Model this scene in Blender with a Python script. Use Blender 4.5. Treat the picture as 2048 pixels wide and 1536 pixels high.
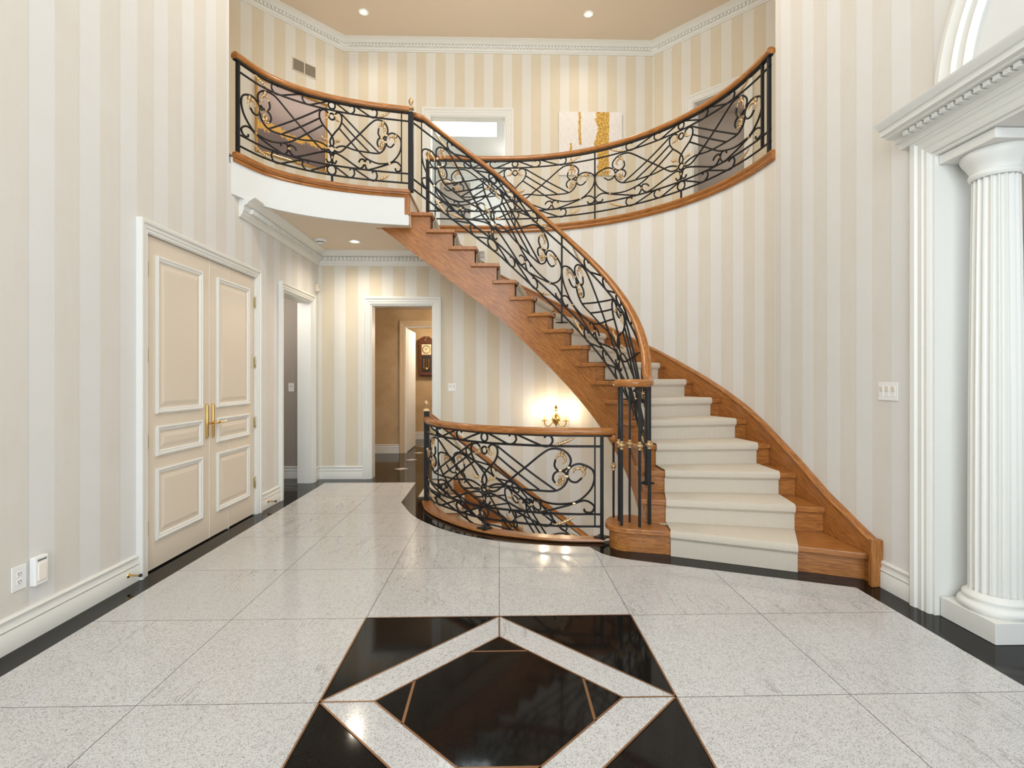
import bpy, bmesh, math, random
from mathutils import Vector, Matrix
C = bpy.context
for o in list(bpy.data.objects): bpy.data.objects.remove(o)
random.seed(4)
sc = C.scene
# ------------------------------------------------------------------ camera
EYE = 1.36
cam_d = bpy.data.cameras.new('camera'); cam = bpy.data.objects.new('camera', cam_d)
sc.collection.objects.link(cam)
cam.location = (0, 0, EYE); cam.rotation_euler = (math.pi/2, 0, -0.025)
cam_d.sensor_width = 36; cam_d.lens = 1020/2048*36; cam_d.shift_y = -11/2048
cam_d.clip_start = .02
sc.camera = cam
# ------------------------------------------------------------------ world, exposure
sc.view_settings.view_transform = 'Standard'; sc.view_settings.look = 'None'
sc.view_settings.gamma = 1; sc.view_settings.use_curve_mapping = False
sc.view_settings.exposure = 0.26
wd = bpy.data.worlds.new('world'); sc.world = wd; wd.use_nodes = True
wd.node_tree.nodes['Background'].inputs[0].default_value = (.93, .96, 1, 1)
wd.node_tree.nodes['Background'].inputs[1].default_value = 1.0
# ------------------------------------------------------------------ large lights
def area(name, loc, rot, sx, sy, e, col=(1, 1, 1)):
    d = bpy.data.lights.new(name, 'AREA'); d.shape = 'RECTANGLE'; d.size = sx; d.size_y = sy
    d.energy = e; d.color = col
    o = bpy.data.objects.new(name, d); sc.collection.objects.link(o); o.location = loc; o.rotation_euler = rot
    return o
def spot(name, loc, e, col, ang=2.4, blend=.8, r=.05):
    d = bpy.data.lights.new(name, 'SPOT'); d.energy = e; d.color = col; d.spot_size = ang; d.spot_blend = blend
    d.shadow_soft_size = r
    o = bpy.data.objects.new(name, d); sc.collection.objects.link(o); o.location = loc
    return o
def point(name, loc, e, col, r=.03):
    d = bpy.data.lights.new(name, 'POINT'); d.energy = e; d.color = col; d.shadow_soft_size = r
    o = bpy.data.objects.new(name, d); sc.collection.objects.link(o); o.location = loc
    return o
DAY = (.81, .92, 1); WARM = (1, .87, .70)
area('window_daylight', (0, -2.2, 3.4), (math.pi/2, 0, 0), 4.4, 5.6, 285, DAY)
point('basement_lamp', (1.0, 5.3, -.9), 14, (1, .95, .88), .12)
point('upper_room_fill', (.4, 10.3, 5.6), 9, (1, .95, .88), .12)  # added fill that lifts the walls of the upper room
area('dining_daylight', (4.9, 1.2, 1.8), (math.pi/2, 0, math.pi*.1), 1.6, 1.8, 24, DAY)
area('skylight_daylight', (-.62, 9.35, 6.45), (0, 0, 0), 1.05, .7, 85, DAY)
point('foyer_fill', (0, 4.7, 5.9), 120, (1, .94, .84), .35)  # added warm ambient fill high in the foyer, no fixture behind it
# ------------------------------------------------------------------ materials
def mat(name, rgb=(.8, .8, .8), rough=.5, metal=0, spec=.5):
    m = bpy.data.materials.new(name); m.use_nodes = True
    b = m.node_tree.nodes['Principled BSDF']
    b.inputs['Base Color'].default_value = (*rgb, 1); b.inputs['Roughness'].default_value = rough
    b.inputs['Metallic'].default_value = metal; b.inputs['Specular IOR Level'].default_value = spec
    return m
def S(r, g, b):
    f = lambda c: (c/255/12.92 if c/255 <= .04045 else ((c/255+.055)/1.055)**2.4)
    return (f(r), f(g), f(b))
class NT:
    def __init__(s, m): s.t = m.node_tree; s.b = s.t.nodes['Principled BSDF']
    def n(s, typ, ins=None, **kw):
        x = s.t.nodes.new(typ)
        for k, v in kw.items(): setattr(x, k, v)
        for k, v in (ins or {}).items():
            if isinstance(v, bpy.types.NodeSocket): s.t.links.new(v, x.inputs[k])
            else: x.inputs[k].default_value = v
        return x
    def math(s, op, a, b=0.0, c=0.0):
        return s.n('ShaderNodeMath', {0: a, 1: b, 2: c}, operation=op).outputs[0]
    def mix(s, f, a, b):
        x = s.t.nodes.new('ShaderNodeMix'); x.data_type = 'RGBA'
        for i, v in ((0, f), (6, a), (7, b)):
            if isinstance(v, bpy.types.NodeSocket): s.t.links.new(v, x.inputs[i])
            else: x.inputs[i].default_value = v if i == 0 else (*v, 1)
        return x.outputs[2]
    def noise(s, vec, scale, det=3, rough=.6):
        return s.n('ShaderNodeTexNoise', {'Vector': vec, 'Scale': scale, 'Detail': det, 'Roughness': rough}).outputs[0]
    def ramp(s, f, lo, hi):
        return s.n('ShaderNodeMapRange', {0: f, 1: lo, 2: hi}).outputs[0]
    def mapped(s, vec, sx, sy, sz=1):
        return s.n('ShaderNodeMapping', {'Vector': vec, 'Scale': (sx, sy, sz)}).outputs[0]
    def uv(s): return s.n('ShaderNodeTexCoord').outputs['UV']
    def pos(s): return s.n('ShaderNodeNewGeometry').outputs['Position']
    def color(s, c): s.t.links.new(c, s.b.inputs['Base Color'])
    def bump(s, h, st, d=.002):
        x = s.n('ShaderNodeBump', {'Height': h, 'Strength': st, 'Distance': d})
        s.t.links.new(x.outputs[0], s.b.inputs['Normal'])
def wallpaper(name, light, beige, phase=0.0, w=.16):
    m = mat(name, light, .72, 0, .25); q = NT(m)
    uv = q.uv(); xy = q.n('ShaderNodeSeparateXYZ', {0: uv})
    wob = q.math('MULTIPLY', q.math('SUBTRACT', q.noise(uv, 9, 2), .5), .006)
    u = q.math('ADD', q.math('ADD', xy.outputs[0], -phase), wob)
    fr = q.math('FRACT', q.math('DIVIDE', u, 2*w))
    a = q.ramp(fr, .495, .505); b = q.ramp(fr, .985, .998)
    light_f = q.math('SUBTRACT', a, b)
    mot = q.ramp(q.noise(uv, 3.2, 5, .65), .35, .7)
    mot2 = q.ramp(q.noise(q.mapped(uv, 5, .9), 3, 4, .6), .35, .7)
    cb = q.mix(q.math('MULTIPLY', q.math('ADD', mot, mot2), .38), beige, tuple(c*f for c, f in zip(beige, (.95, .925, .88))))
    cl = q.mix(q.math('MULTIPLY', mot, .5), light, tuple(c*f for c, f in zip(light, (.96, .95, .91))))
    edge = q.math('MULTIPLY', q.ramp(q.math('ABSOLUTE', q.math('SUBTRACT', fr, .5)), .035, .0), .35)
    col = q.mix(light_f, cb, cl)
    q.color(q.mix(edge, col, tuple(c*.82 for c in beige)))
    q.bump(q.noise(uv, 60, 2), .06, .002)
    return m
M = {}
LIGHT = S(226, 222, 213); BEIGE = S(220, 209, 188)
M['paper'] = wallpaper('striped_wallpaper', LIGHT, BEIGE, .048)
M['paper_daylit'] = wallpaper('striped_wallpaper_daylit', S(223, 222, 220), S(219, 215, 208), 2.874)  # same wallpaper, daylight wash put into paler, flatter stripe colours
M['paper_part_daylit'] = wallpaper('striped_wallpaper_part_daylit', S(226, 223, 218), S(221, 214, 203), .048)  # same wallpaper again, with part of the daylight wash in its colours
M['trim'] = mat('cream_trim_paint', S(228, 227, 221), .42, 0, .4)
M['door'] = mat('cream_door_paint', S(226, 213, 195), .42, 0, .35)
M['white'] = mat('white_plaster', S(222, 223, 221), .7, 0, .2)
M['tan'] = mat('tan_plaster', S(230, 214, 194), .8, 0, .15)
M['plate'] = mat('white_plastic', S(238, 237, 235), .35)
M['slot'] = mat('dark_plastic', (.02, .02, .02), .5)
M['putty'] = mat('putty_plastic', S(214, 205, 188), .5)
M['greige'] = mat('greige_wall_paint', S(170, 160, 150), .8, 0, .15)
M['hall'] = mat('mottled_hall_paint', S(196, 170, 132), .75, 0, .2)
q = NT(M['hall']); f_ = q.noise(q.pos(), 1.6, 5, .65); q.color(q.mix(q.ramp(f_, .35, .7), S(200, 176, 140), S(176, 148, 110)))
def oak(name, c1, c2, c3, rough=.3):
    m = mat(name, c1, rough, 0, .45); q = NT(m); uv = q.uv()
    w = q.noise(q.mapped(uv, 1.1, 9), 1.6, 3, .55)
    r = q.math('FRACT', q.math('MULTIPLY', w, 9))
    r = q.math('ABSOLUTE', q.math('SUBTRACT', r, .5))
    rings = q.ramp(r, .0, .45)
    fine = q.ramp(q.noise(q.mapped(uv, 5, 110), 1.0, 3, .7), .44, .62)
    base = q.mix(rings, c2, c1)
    q.color(q.mix(q.math('MULTIPLY', fine, .62), base, c3))
    q.bump(fine, .08, .001)
    return m
M['oak'] = oak('oak_wood', S(184, 122, 62), S(162, 100, 48), S(104, 60, 28))
M['oak_rail'] = oak('oak_rail_wood', S(184, 122, 64), S(160, 100, 48), S(108, 64, 30), .22)
M['iron'] = mat('wrought_iron', (.011, .010, .010), .5, .0, .3)
M['gold'] = mat('champagne_leaf', S(202, 172, 130), .38, .8)
M['brass'] = mat('polished_brass', S(214, 176, 108), .22, 1)
M['brassline'] = mat('brass_strip', S(150, 110, 76), .3, .6)
M['hinge'] = mat('pale_brass', S(196, 184, 140), .35, .9)
M['trim_warm_shade'] = mat('cream_trim_warm_shade', S(206, 184, 150), .5)  # cream trim with the hall's warm dim light put into its colour
M['bulb'] = mat('lit_bulb')
def emit(m, col, st):
    b = m.node_tree.nodes['Principled BSDF']; b.inputs['Emission Color'].default_value = (*col, 1)
    b.inputs['Emission Strength'].default_value = st
emit(M['bulb'], (1, .86, .66), 30)
M['sky'] = mat('skylight_pane'); emit(M['sky'], (1, .99, .97), 2.2)
# granite
T = .754; TY = 2.911
def granite(name, dark):
    m = mat(name, (.5, .5, .5), .12, 0, .5); q = NT(m); p = q.pos()
    if dark:
        sp = q.ramp(q.noise(p, 260, 2, .7), .60, .78)
        cl = q.noise(p, 9, 3)
        c = q.mix(q.math('MULTIPLY', cl, .6), S(16, 15, 14), S(30, 27, 24))
        q.color(q.mix(q.math('MULTIPLY', sp, .35), c, S(96, 92, 88)))
        m.node_tree.nodes['Principled BSDF'].inputs['Roughness'].default_value = .06; m.node_tree.nodes['Principled BSDF'].inputs['Specular IOR Level'].default_value = .16
        return m
    xy = q.n('ShaderNodeSeparateXYZ', {0: p})
    gx = q.math('DIVIDE', xy.outputs[0], T); gy = q.math('DIVIDE', q.math('SUBTRACT', xy.outputs[1], TY), T)
    cx = q.math('FLOOR', gx); cy = q.math('FLOOR', gy)
    cell = q.n('ShaderNodeCombineXYZ', {0: cx, 1: cy, 2: 0.0}).outputs[0]
    rnd = q.n('ShaderNodeTexWhiteNoise', {'Vector': cell}, noise_dimensions='3D')
    off = q.n('ShaderNodeVectorMath', {0: rnd.outputs['Color'], 1: (40, 40, 40)}, operation='MULTIPLY').outputs[0]
    pp = q.n('ShaderNodeVectorMath', {0: p, 1: off}, operation='ADD').outputs[0]
    sp = q.noise(pp, 185, 3, .75)
    dk = q.ramp(sp, .53, .64); lt = q.ramp(sp, .42, .30)
    big = q.noise(pp, 2.2, 4, .6)
    base = q.mix(big, S(212, 211, 210), S(198, 197, 196))
    base = q.mix(q.math('MULTIPLY', rnd.outputs['Value'], .35), base, S(194, 191, 188))
    wv = q.noise(q.mapped(pp, 3.4, .5), 2.2, 4, .6)
    vein = q.ramp(q.math('ABSOLUTE', q.math('SUBTRACT', wv, .54)), .012, 0)
    vein = q.math('MULTIPLY', vein, q.ramp(q.noise(pp, 1.3, 2), .45, .62))
    base = q.mix(q.math('MULTIPLY', vein, .5), base, S(120, 116, 112))
    base = q.mix(q.math('MULTIPLY', lt, .5), base, S(214, 213, 211))
    base = q.mix(q.math('MULTIPLY', dk, .85), base, S(108, 104, 100)); base = q.mix(q.math('MULTIPLY', q.ramp(q.noise(pp, 48, 3, .7), .5, .68), .35), base, S(146, 142, 138))
    fx = q.math('ABSOLUTE', q.math('SUBTRACT', q.math('FRACT', q.math('ADD', gx, .5)), .5))
    fy = q.math('ABSOLUTE', q.math('SUBTRACT', q.math('FRACT', q.math('ADD', gy, .5)), .5))
    fx = q.math('ADD', fx, q.math('GREATER_THAN', q.math('ABSOLUTE', xy.outputs[0]), 1.9))
    j = q.math('MINIMUM', fx, fy)
    q.color(q.mix(q.math('LESS_THAN', j, .0022), base, S(84, 80, 76)))
    return m
M['granite'] = granite('pale_speckled_granite', False)
M['black'] = granite('black_granite', True)
def weave():
    m = mat('woven_carpet', S(222, 215, 203), .95, 0, .1); q = NT(m); uv = q.uv()
    xy = q.n('ShaderNodeSeparateXYZ', {0: uv})
    a = q.math('SINE', q.math('MULTIPLY', q.math('ADD', xy.outputs[0], xy.outputs[1]), 520))
    b = q.math('SINE', q.math('MULTIPLY', q.math('SUBTRACT', xy.outputs[0], xy.outputs[1]), 520))
    w = q.math('MULTIPLY', a, b)
    q.color(q.mix(q.ramp(w, -.6, .5), S(202, 189, 170), S(226, 216, 201)))
    q.bump(w, .5, .003)
    return m
M['carpet'] = weave()
M['hallcarpet'] = mat('beige_hall_carpet', S(205, 192, 172), .95, 0, .1)
# ------------------------------------------------------------------ mesh builder
V = Vector
class MB:
    def __init__(s, grain=(1, 0, 0)): s.v = []; s.f = []; s.uv = []; s.g = V(grain)
    def face(s, pts, uvs=None):
        i = len(s.v); s.v += [V(p) for p in pts]; s.f.append(list(range(i, i+len(pts)))); s.uv.append(uvs)
    def grid(s, rows, uvs=None, closed_u=False, closed_v=False):
        n = len(rows); m = len(rows[0]); i0 = len(s.v)
        for r in rows: s.v += [V(p) for p in r]
        for i in range(n if closed_u else n-1):
            for j in range(m if closed_v else m-1):
                a, b = i, (i+1) % n; c, d = j, (j+1) % m
                s.f.append([i0+a*m+c, i0+b*m+c, i0+b*m+d, i0+a*m+d])
                if uvs:
                    g = lambda ii, jj: uvs(ii, jj)
                    s.uv.append([g(i, j), g(i+1, j), g(i+1, j+1), g(i, j+1)])
                else: s.uv.append(None)
    def box(s, x0, x1, y0, y1, z0, z1, mtx=None):
        p = [V((x, y, z)) for x in (x0, x1) for y in (y0, y1) for z in (z0, z1)]
        if mtx: p = [mtx @ v for v in p]
        i = len(s.v); s.v += p
        for f in ((0, 1, 3, 2), (4, 6, 7, 5), (0, 4, 5, 1), (2, 3, 7, 6), (0, 2, 6, 4), (1, 5, 7, 3)):
            s.f.append([i+k for k in f]); s.uv.append(None)
        return s
    def prism(s, poly, z0, z1):
        n = len(poly); i = len(s.v)
        s.v += [V((p[0], p[1], z0)) for p in poly] + [V((p[0], p[1], z1)) for p in poly]
        s.f.append([i+k for k in reversed(range(n))]); s.f.append([i+n+k for k in range(n)]); s.uv += [None, None]
        for k in range(n):
            l = (k+1) % n; s.f.append([i+k, i+l, i+n+l, i+n+k]); s.uv.append(None)
        return s
    def tube(s, pts, r, n=6, cap=True, flat=1.0):
        pts = [V(p) for p in pts]; m = len(pts); rows = []; prev = None
        L = 0
        rr = r if isinstance(r, (list, tuple)) else [r]*m
        for i in range(m):
            t = (pts[min(i+1, m-1)]-pts[max(i-1, 0)])
            t = t.normalized() if t.length > 1e-9 else V((0, 0, 1))
            if prev is None:
                a = V((0, 0, 1)) if abs(t.z) < .9 else V((1, 0, 0)); nrm = (a - t*a.dot(t)).normalized()
            else:
                nrm = prev - t*prev.dot(t); nrm = nrm.normalized() if nrm.length > 1e-6 else prev
            prev = nrm; bi = t.cross(nrm)
            rows.append([pts[i]+(nrm*math.cos(k*2*math.pi/n)+bi*math.sin(k*2*math.pi/n)*flat)*rr[i] for k in range(n)])
        i0 = len(s.v); s.grid(rows, closed_v=True)
        if cap:
            s.f.append([i0+k for k in reversed(range(n))]); s.f.append([i0+(m-1)*n+k for k in range(n)]); s.uv += [None, None]
        return s
    def lathe(s, prof, c, n=20, axis='z', start=0, a0=0.0, a1=2*math.pi):
        full = abs(a1-a0-2*math.pi) < 1e-6
        rows = []
        for k in range(n if full else n+1):
            a = a0+(a1-a0)*k/n; rows.append([])
            for r, z in prof:
                p = V((r*math.cos(a), r*math.sin(a), z))
                if axis == 'x': p = V((p.z, p.x, p.y))
                if axis == 'y': p = V((p.x, p.z, p.y))
                rows[-1].append(V(c)+p)
        s.grid(rows, closed_u=full)
        return s
    def sweep(s, pts, prof, closed=False, caps=True, up=None, zdir=None):
        """prof (a,b): a along the horizontal normal (left of travel), b up; mitred"""
        pts = [V(p) for p in pts]; m = len(pts); rows = []; L = [0]
        for i in range(1, m): L.append(L[-1]+(pts[i]-pts[i-1]).length)
        pl = [0]
        for i in range(1, len(prof)+1):
            a, b = prof[i-1], prof[i % len(prof)]; pl.append(pl[-1]+math.hypot(a[0]-b[0], a[1]-b[1]))
        for i in range(m):
            def d(a, b):
                w = V((pts[b].x-pts[a].x, pts[b].y-pts[a].y, 0)); return w.normalized() if w.length > 1e-9 else V((0, 0, 0))
            if closed: d0 = d((i-1) % m, i); d1 = d(i, (i+1) % m)
            else:
                d0 = d(i-1, i) if i else d(0, 1); d1 = d(i, i+1) if i < m-1 else d(m-2, m-1)
            n0 = V((-d0.y, d0.x, 0)); n1 = V((-d1.y, d1.x, 0)); nn = n0+n1
            nn = nn.normalized() if nn.length > 1e-6 else n0
            k = 1/max(.3, nn.dot(n0) if n0.length > 0 else 1)
            rows.append([pts[i]+nn*a*k+V((0, 0, b)) for a, b in prof])
        i0 = len(s.v); n = len(prof)
        s.grid(rows, uvs=lambda i, j: (L[min(i, m-1)], pl[j]), closed_u=closed, closed_v=True)
        if caps and not closed:
            s.f.append([i0+k for k in range(n)]); s.f.append([i0+(m-1)*n+k for k in reversed(range(n))]); s.uv += [None, None]
        return s
    def ball(s, c, r, n=12, sz=1.0):
        s.lathe([(r*math.sin(math.pi*k/(n//2)), -r*sz*math.cos(math.pi*k/(n//2))) for k in range(n//2+1)], c, n); return s
    def build(s, name, m, parent=None, smooth=40, bevel=0):
        me = bpy.data.meshes.new(name)
        off = parent.matrix_basis.translation if parent else V((0, 0, 0))
        gp = parent.parent if parent else None
        while gp: off = off + gp.matrix_basis.translation; gp = gp.parent
        me.from_pydata([tuple(v-off) for v in s.v], [], s.f)
        ul = me.uv_layers.new(name='uv')
        me.update()
        for p, uvs in zip(me.polygons, s.uv):
            if uvs is None:
                n = p.normal; g = s.g - n*s.g.dot(n)
                g = g.normalized() if g.length > .05 else (V((0, 0, 1))-n*n.z).normalized() if abs(n.z) < .9 else V((0, 1, 0))
                h = n.cross(g)
                for li in p.loop_indices:
                    co = me.vertices[me.loops[li].vertex_index].co + off
                    ul.data[li].uv = (co.dot(g), co.dot(h))
            else:
                for li, w in zip(p.loop_indices, uvs): ul.data[li].uv = w
        bm = bmesh.new(); bm.from_mesh(me)
        bmesh.ops.remove_doubles(bm, verts=bm.verts, dist=1e-5)
        bmesh.ops.recalc_face_normals(bm, faces=bm.faces)
        bm.to_mesh(me); bm.free()
        if smooth:
            me.shade_smooth(); me.set_sharp_from_angle(angle=math.radians(smooth))
        me.materials.append(m)
        o = bpy.data.objects.new(name, me); sc.collection.objects.link(o)
        if parent: o.parent = parent
        if bevel:
            b = o.modifiers.new('bevel', 'BEVEL'); b.width = bevel; b.segments = 2; b.limit_method = 'ANGLE'; b.angle_limit = .6
        return o
def tag(o, label, cat, group=None):
    o['label'] = label; o['category'] = cat
    if group: o['group'] = group
    return o
def thing(name, label, cat, loc, group=None):
    o = bpy.data.objects.new(name, None); sc.collection.objects.link(o); o.location = loc; o.empty_display_size = .1
    return tag(o, label, cat, group)
def struct(o): o['kind'] = 'structure'; return o
def sroot(name, loc):
    o = bpy.data.objects.new(name, None); sc.collection.objects.link(o); o.location = loc; o.empty_display_size = .1
    return struct(o)
def cr(pts, n=8):
    pts = [tuple(p) for p in pts]; d = len(pts[0]); out = []
    P = [tuple(2*a-b for a, b in zip(pts[0], pts[1]))]+pts+[tuple(2*a-b for a, b in zip(pts[-1], pts[-2]))]
    for i in range(1, len(P)-2):
        p0, p1, p2, p3 = P[i-1], P[i], P[i+1], P[i+2]
        for k in range(n):
            t = k/n
            out.append(tuple(.5*(2*p1[j]+(p2[j]-p0[j])*t+(2*p0[j]-5*p1[j]+4*p2[j]-p3[j])*t*t+(3*p1[j]-p0[j]-3*p2[j]+p3[j])*t**3) for j in range(d)))
    out.append(pts[-1]); return out
class Path:
    def __init__(s, pts):
        s.p = [V((p[0], p[1], 0)) for p in pts]; s.s = [0]
        for a, b in zip(s.p, s.p[1:]): s.s.append(s.s[-1]+(b-a).length)
        s.L = s.s[-1]
    def pos(s, d):
        if d <= 0: t = (s.p[1]-s.p[0]).normalized(); return s.p[0]+t*d
        if d >= s.L: t = (s.p[-1]-s.p[-2]).normalized(); return s.p[-1]+t*(d-s.L)
        lo, hi = 0, len(s.s)-1
        while hi-lo > 1:
            m = (lo+hi)//2
            if s.s[m] <= d: lo = m
            else: hi = m
        f = (d-s.s[lo])/(s.s[hi]-s.s[lo]); return s.p[lo].lerp(s.p[hi], f)
    def near(s, x, y):
        b = (9e9, 0)
        for i in range(len(s.p)-1):
            a, c = s.p[i], s.p[i+1]; w = c-a; q_ = V((x, y, 0))
            t = max(0, min(1, (q_-a).dot(w)/max(w.dot(w), 1e-12))); e = (a+w*t-q_).length
            if e < b[0]: b = (e, s.s[i]+t*w.length)
        return b[1]
    def sub(s, a, b, n): return [s.pos(a+(b-a)*i/n) for i in range(n+1)]
# ------------------------------------------------------------------ dimensions
XL = -2.448; XR = 2.504; YB = 6.97; CY = 4.564; RA = 2.504; RB = YB-CY
RIS = .190944; Z2 = 18*RIS; ZC = 6.96; ZS = 3.07; YF = -2.0; YU = 8.554
def ell(th, d=0.0): return ((RA-d)*math.cos(th), CY+(RB-d)*math.sin(th))
# ------------------------------------------------------------------ structure: walls
def wallbox(name, m, p0, p1, z0, z1, holes=(), thick=.15, side=1, parent=None, u0=0.0):
    """wall whose visible face runs p0->p1; body lies to the `side` of travel (1 = left)"""
    p0 = V((*p0, 0)); p1 = V((*p1, 0)); d = (p1-p0); L = d.length; d.normalize(); n = V((-d.y, d.x, 0))*side
    xs = sorted({0, L, *[h[0] for h in holes], *[h[1] for h in holes]}); zs = sorted({z0, z1, *[h[2] for h in holes], *[h[3] for h in holes]})
    b = MB()
    def solid(i, j):
        if i < 0 or j < 0 or i >= len(xs)-1 or j >= len(zs)-1: return False
        cx = (xs[i]+xs[i+1])/2; cz = (zs[j]+zs[j+1])/2
        return not any(h[0] < cx < h[1] and h[2] < cz < h[3] for h in holes)
    P = lambda a, z, k: p0+d*a+n*thick*k+V((0, 0, z))
    for i in range(len(xs)-1):
        for j in range(len(zs)-1):
            if not solid(i, j): continue
            a0, a1, c0, c1 = xs[i], xs[i+1], zs[j], zs[j+1]
            uv = [(u0+a0, c0), (u0+a1, c0), (u0+a1, c1), (u0+a0, c1)]
            b.face([P(a0, c0, 0), P(a1, c0, 0), P(a1, c1, 0), P(a0, c1, 0)], uv)
            b.face([P(a0, c0, 1), P(a0, c1, 1), P(a1, c1, 1), P(a1, c0, 1)], [uv[0], uv[3], uv[2], uv[1]])
            if not solid(i-1, j): b.face([P(a0, c0, 0), P(a0, c1, 0), P(a0, c1, 1), P(a0, c0, 1)])
            if not solid(i+1, j): b.face([P(a1, c0, 0), P(a1, c0, 1), P(a1, c1, 1), P(a1, c1, 0)])
            if not solid(i, j-1): b.face([P(a0, c0, 0), P(a0, c0, 1), P(a1, c0, 1), P(a1, c0, 0)])
            if not solid(i, j+1): b.face([P(a0, c1, 0), P(a1, c1, 0), P(a1, c1, 1), P(a0, c1, 1)])
    return struct(b.build(name, m, parent, smooth=0))
# left wall: travel +y, body on the left (-x).  u = y
D1 = (3.59, 5.165, 2.365); D2 = (5.81, 6.70, 2.36)
wallbox('wall_left', M['paper_daylit'], (XL, YF), (XL, 4.684), 0, ZC, [(D1[0]-YF, 4.684-YF, 0, D1[2])], .16, 1, u0=YF)
wallbox('wall_left', M['paper_daylit'], (XL, 4.684), (XL, YB), 0, ZS+.25, [(0, D1[1]-4.684, 0, D1[2]), (D2[0]-4.684, D2[1]-4.684, 0, D2[2])], .16, 1, u0=4.684)
# back wall (straight part) with hall doorway
BD = (-1.745, -.895, 2.366)
wallbox('wall_back', M['paper'], (XL-.16, YB), (0, YB), -3.0, Z2-.02, [(BD[0]-XL+.16, BD[1]-XL+.16, -.03, BD[2])], .16, 1, u0=-.16)
def curved():
    b = MB(); N = 48; th = [math.pi/2*(1-i/N) for i in range(N+1)]
    u = [-XL]; pts = [ell(t) for t in th]
    for a, c in zip(pts, pts[1:]): u.append(u[-1]+math.hypot(a[0]-c[0], a[1]-c[1]))
    out = [ell(t, -.16) for t in th]
    for z0, z1 in ((-3.0, Z2-.02),):
        for i in range(N):
            b.face([(*pts[i], z0), (*pts[i+1], z0), (*pts[i+1], z1), (*pts[i], z1)], [(u[i], z0), (u[i+1], z0), (u[i+1], z1), (u[i], z1)])
            b.face([(*out[i], z0), (*out[i], z1), (*out[i+1], z1), (*out[i+1], z0)])
            b.face([(*pts[i], z1), (*pts[i+1], z1), (*out[i+1], z1), (*out[i], z1)])
    struct(b.build('wall_back_curved', M['paper_part_daylit'], smooth=30)); return u[-1]
uend = curved()
# right wall: travel -y from CY, body on left -> (+x). opening for the dining room
OP = (.67, 2.885, 2.66)
wallbox('wall_right', M['paper_daylit'], (XR, CY), (XR, YF), 0, ZC, [(CY-OP[1], CY-OP[0], 0, OP[2])], .36, 1, u0=.07)
# front wall behind the viewpoint, with the tall window that lights the hall
wallbox('wall_front', M['paper_daylit'], (XR+.3, YF), (XL-.2, YF), 0, ZC, [(.55, 4.6, .5, 6.5)], .2, 1)
w = sroot('window_1', (0, YF, .5)); b = MB()
for i in range(5): x = -2.0+i*1.0; b.box(x-.03+.23, x+.03+.23, YF-.12, YF-.06, .5, 6.5)
for z in (.5, 2.0, 3.5, 5.0, 6.44): b.box(-1.8, 2.26, YF-.12, YF-.06, z, z+.06)
b.build('window_frame', M['trim'], w, 0)
# upper hall walls
s2 = math.sqrt(2)
UD = (-1.16, .113, 5.755)
wallbox('wall_back_upper', M['paper'], (-2.59, YU), (2.59, YU), Z2, ZC, [(UD[0]+2.59, UD[1]+2.59, Z2, UD[2])], .16, 1, u0=.12)
wallbox('wall_left_angled', M['paper'], (-4.3, YU-1.71), (-2.59, YU), Z2-.3, ZC, (), .15, 1, u0=.03)
RD = (.70, 1.51, 5.765)
wallbox('wall_right_angled', M['paper'], (2.59, YU), (4.3, YU-1.71), Z2-.3, ZC, [(RD[0], RD[1], Z2, RD[2])], .15, 1, u0=.02)
wallbox('wall_left_upper', M['paper'], (-4.3, 4.6), (-4.3, YU-1.71), Z2-.3, ZC, (), .15, 1)
wallbox('wall_right_upper', M['paper'], (4.3, YU-1.71), (4.3, 4.5), Z2-.3, ZC, (), .15, 1)
b = MB(); b.box(-4.3, XL-.15, 4.45, 4.683, Z2-.3, ZC); struct(b.build('wall_left_return', M['paper'], smooth=0))
b = MB(); b.box(XR+.3, 4.3, 4.40, CY, Z2-.3, ZC); struct(b.build('wall_right_return', M['paper'], smooth=0))
# ceilings
b = MB(); b.box(-4.5, 4.5, YF-.2, YU+.2, ZC, ZC+.1); struct(b.build('ceiling', M['tan'], smooth=0))
EDGE = cr([(-2.448, 4.72), (-2.30, 5.06), (-2.06, 5.29), (-1.76, 5.455), (-1.4, 5.575), (-1.0, 5.655)], 8)      # face of the left gallery
b = MB(); b.prism([(x-.0, y+.03) for x, y in EDGE[:-1]]+[(-1.0, EDGE[-1][1]+.03), (-1.0, YB), (XL, YB)], ZS, Z2-.03); struct(b.build('ceiling_left', M['tan'], smooth=0))
# upper floor (gallery) – hidden from below but carries the hall
b = MB(); b.prism([(XL, 4.72)]+[(x, y+.04) for x, y in EDGE]+[(-1.0, YB), (-1.0, YU), (-2.59, YU), (-4.3, YU-1.71), (-4.3, 4.684), (XL, 4.684)], Z2-.03, Z2-.005)
struct(b.build('floor_upper', M['hallcarpet'], smooth=0))
b = MB(); b.prism([(-1.0, YB)]+[ell(math.pi/2*(1-i/24), -.05) for i in range(25)]+[(4.3, CY), (4.3, YU-1.71), (2.59, YU), (-1.0, YU)], Z2-.03, Z2-.005)
struct(b.build('floor_upper', M['hallcarpet'], smooth=0))
# white curved fascia under the left gallery
b = MB(); b.sweep([(x, y, 0) for x, y in EDGE], [(0, ZS-.02), (.04, ZS-.02), (.04, Z2-.05), (0, Z2-.05)]); struct(b.build('trim_1', M['white']))
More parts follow.
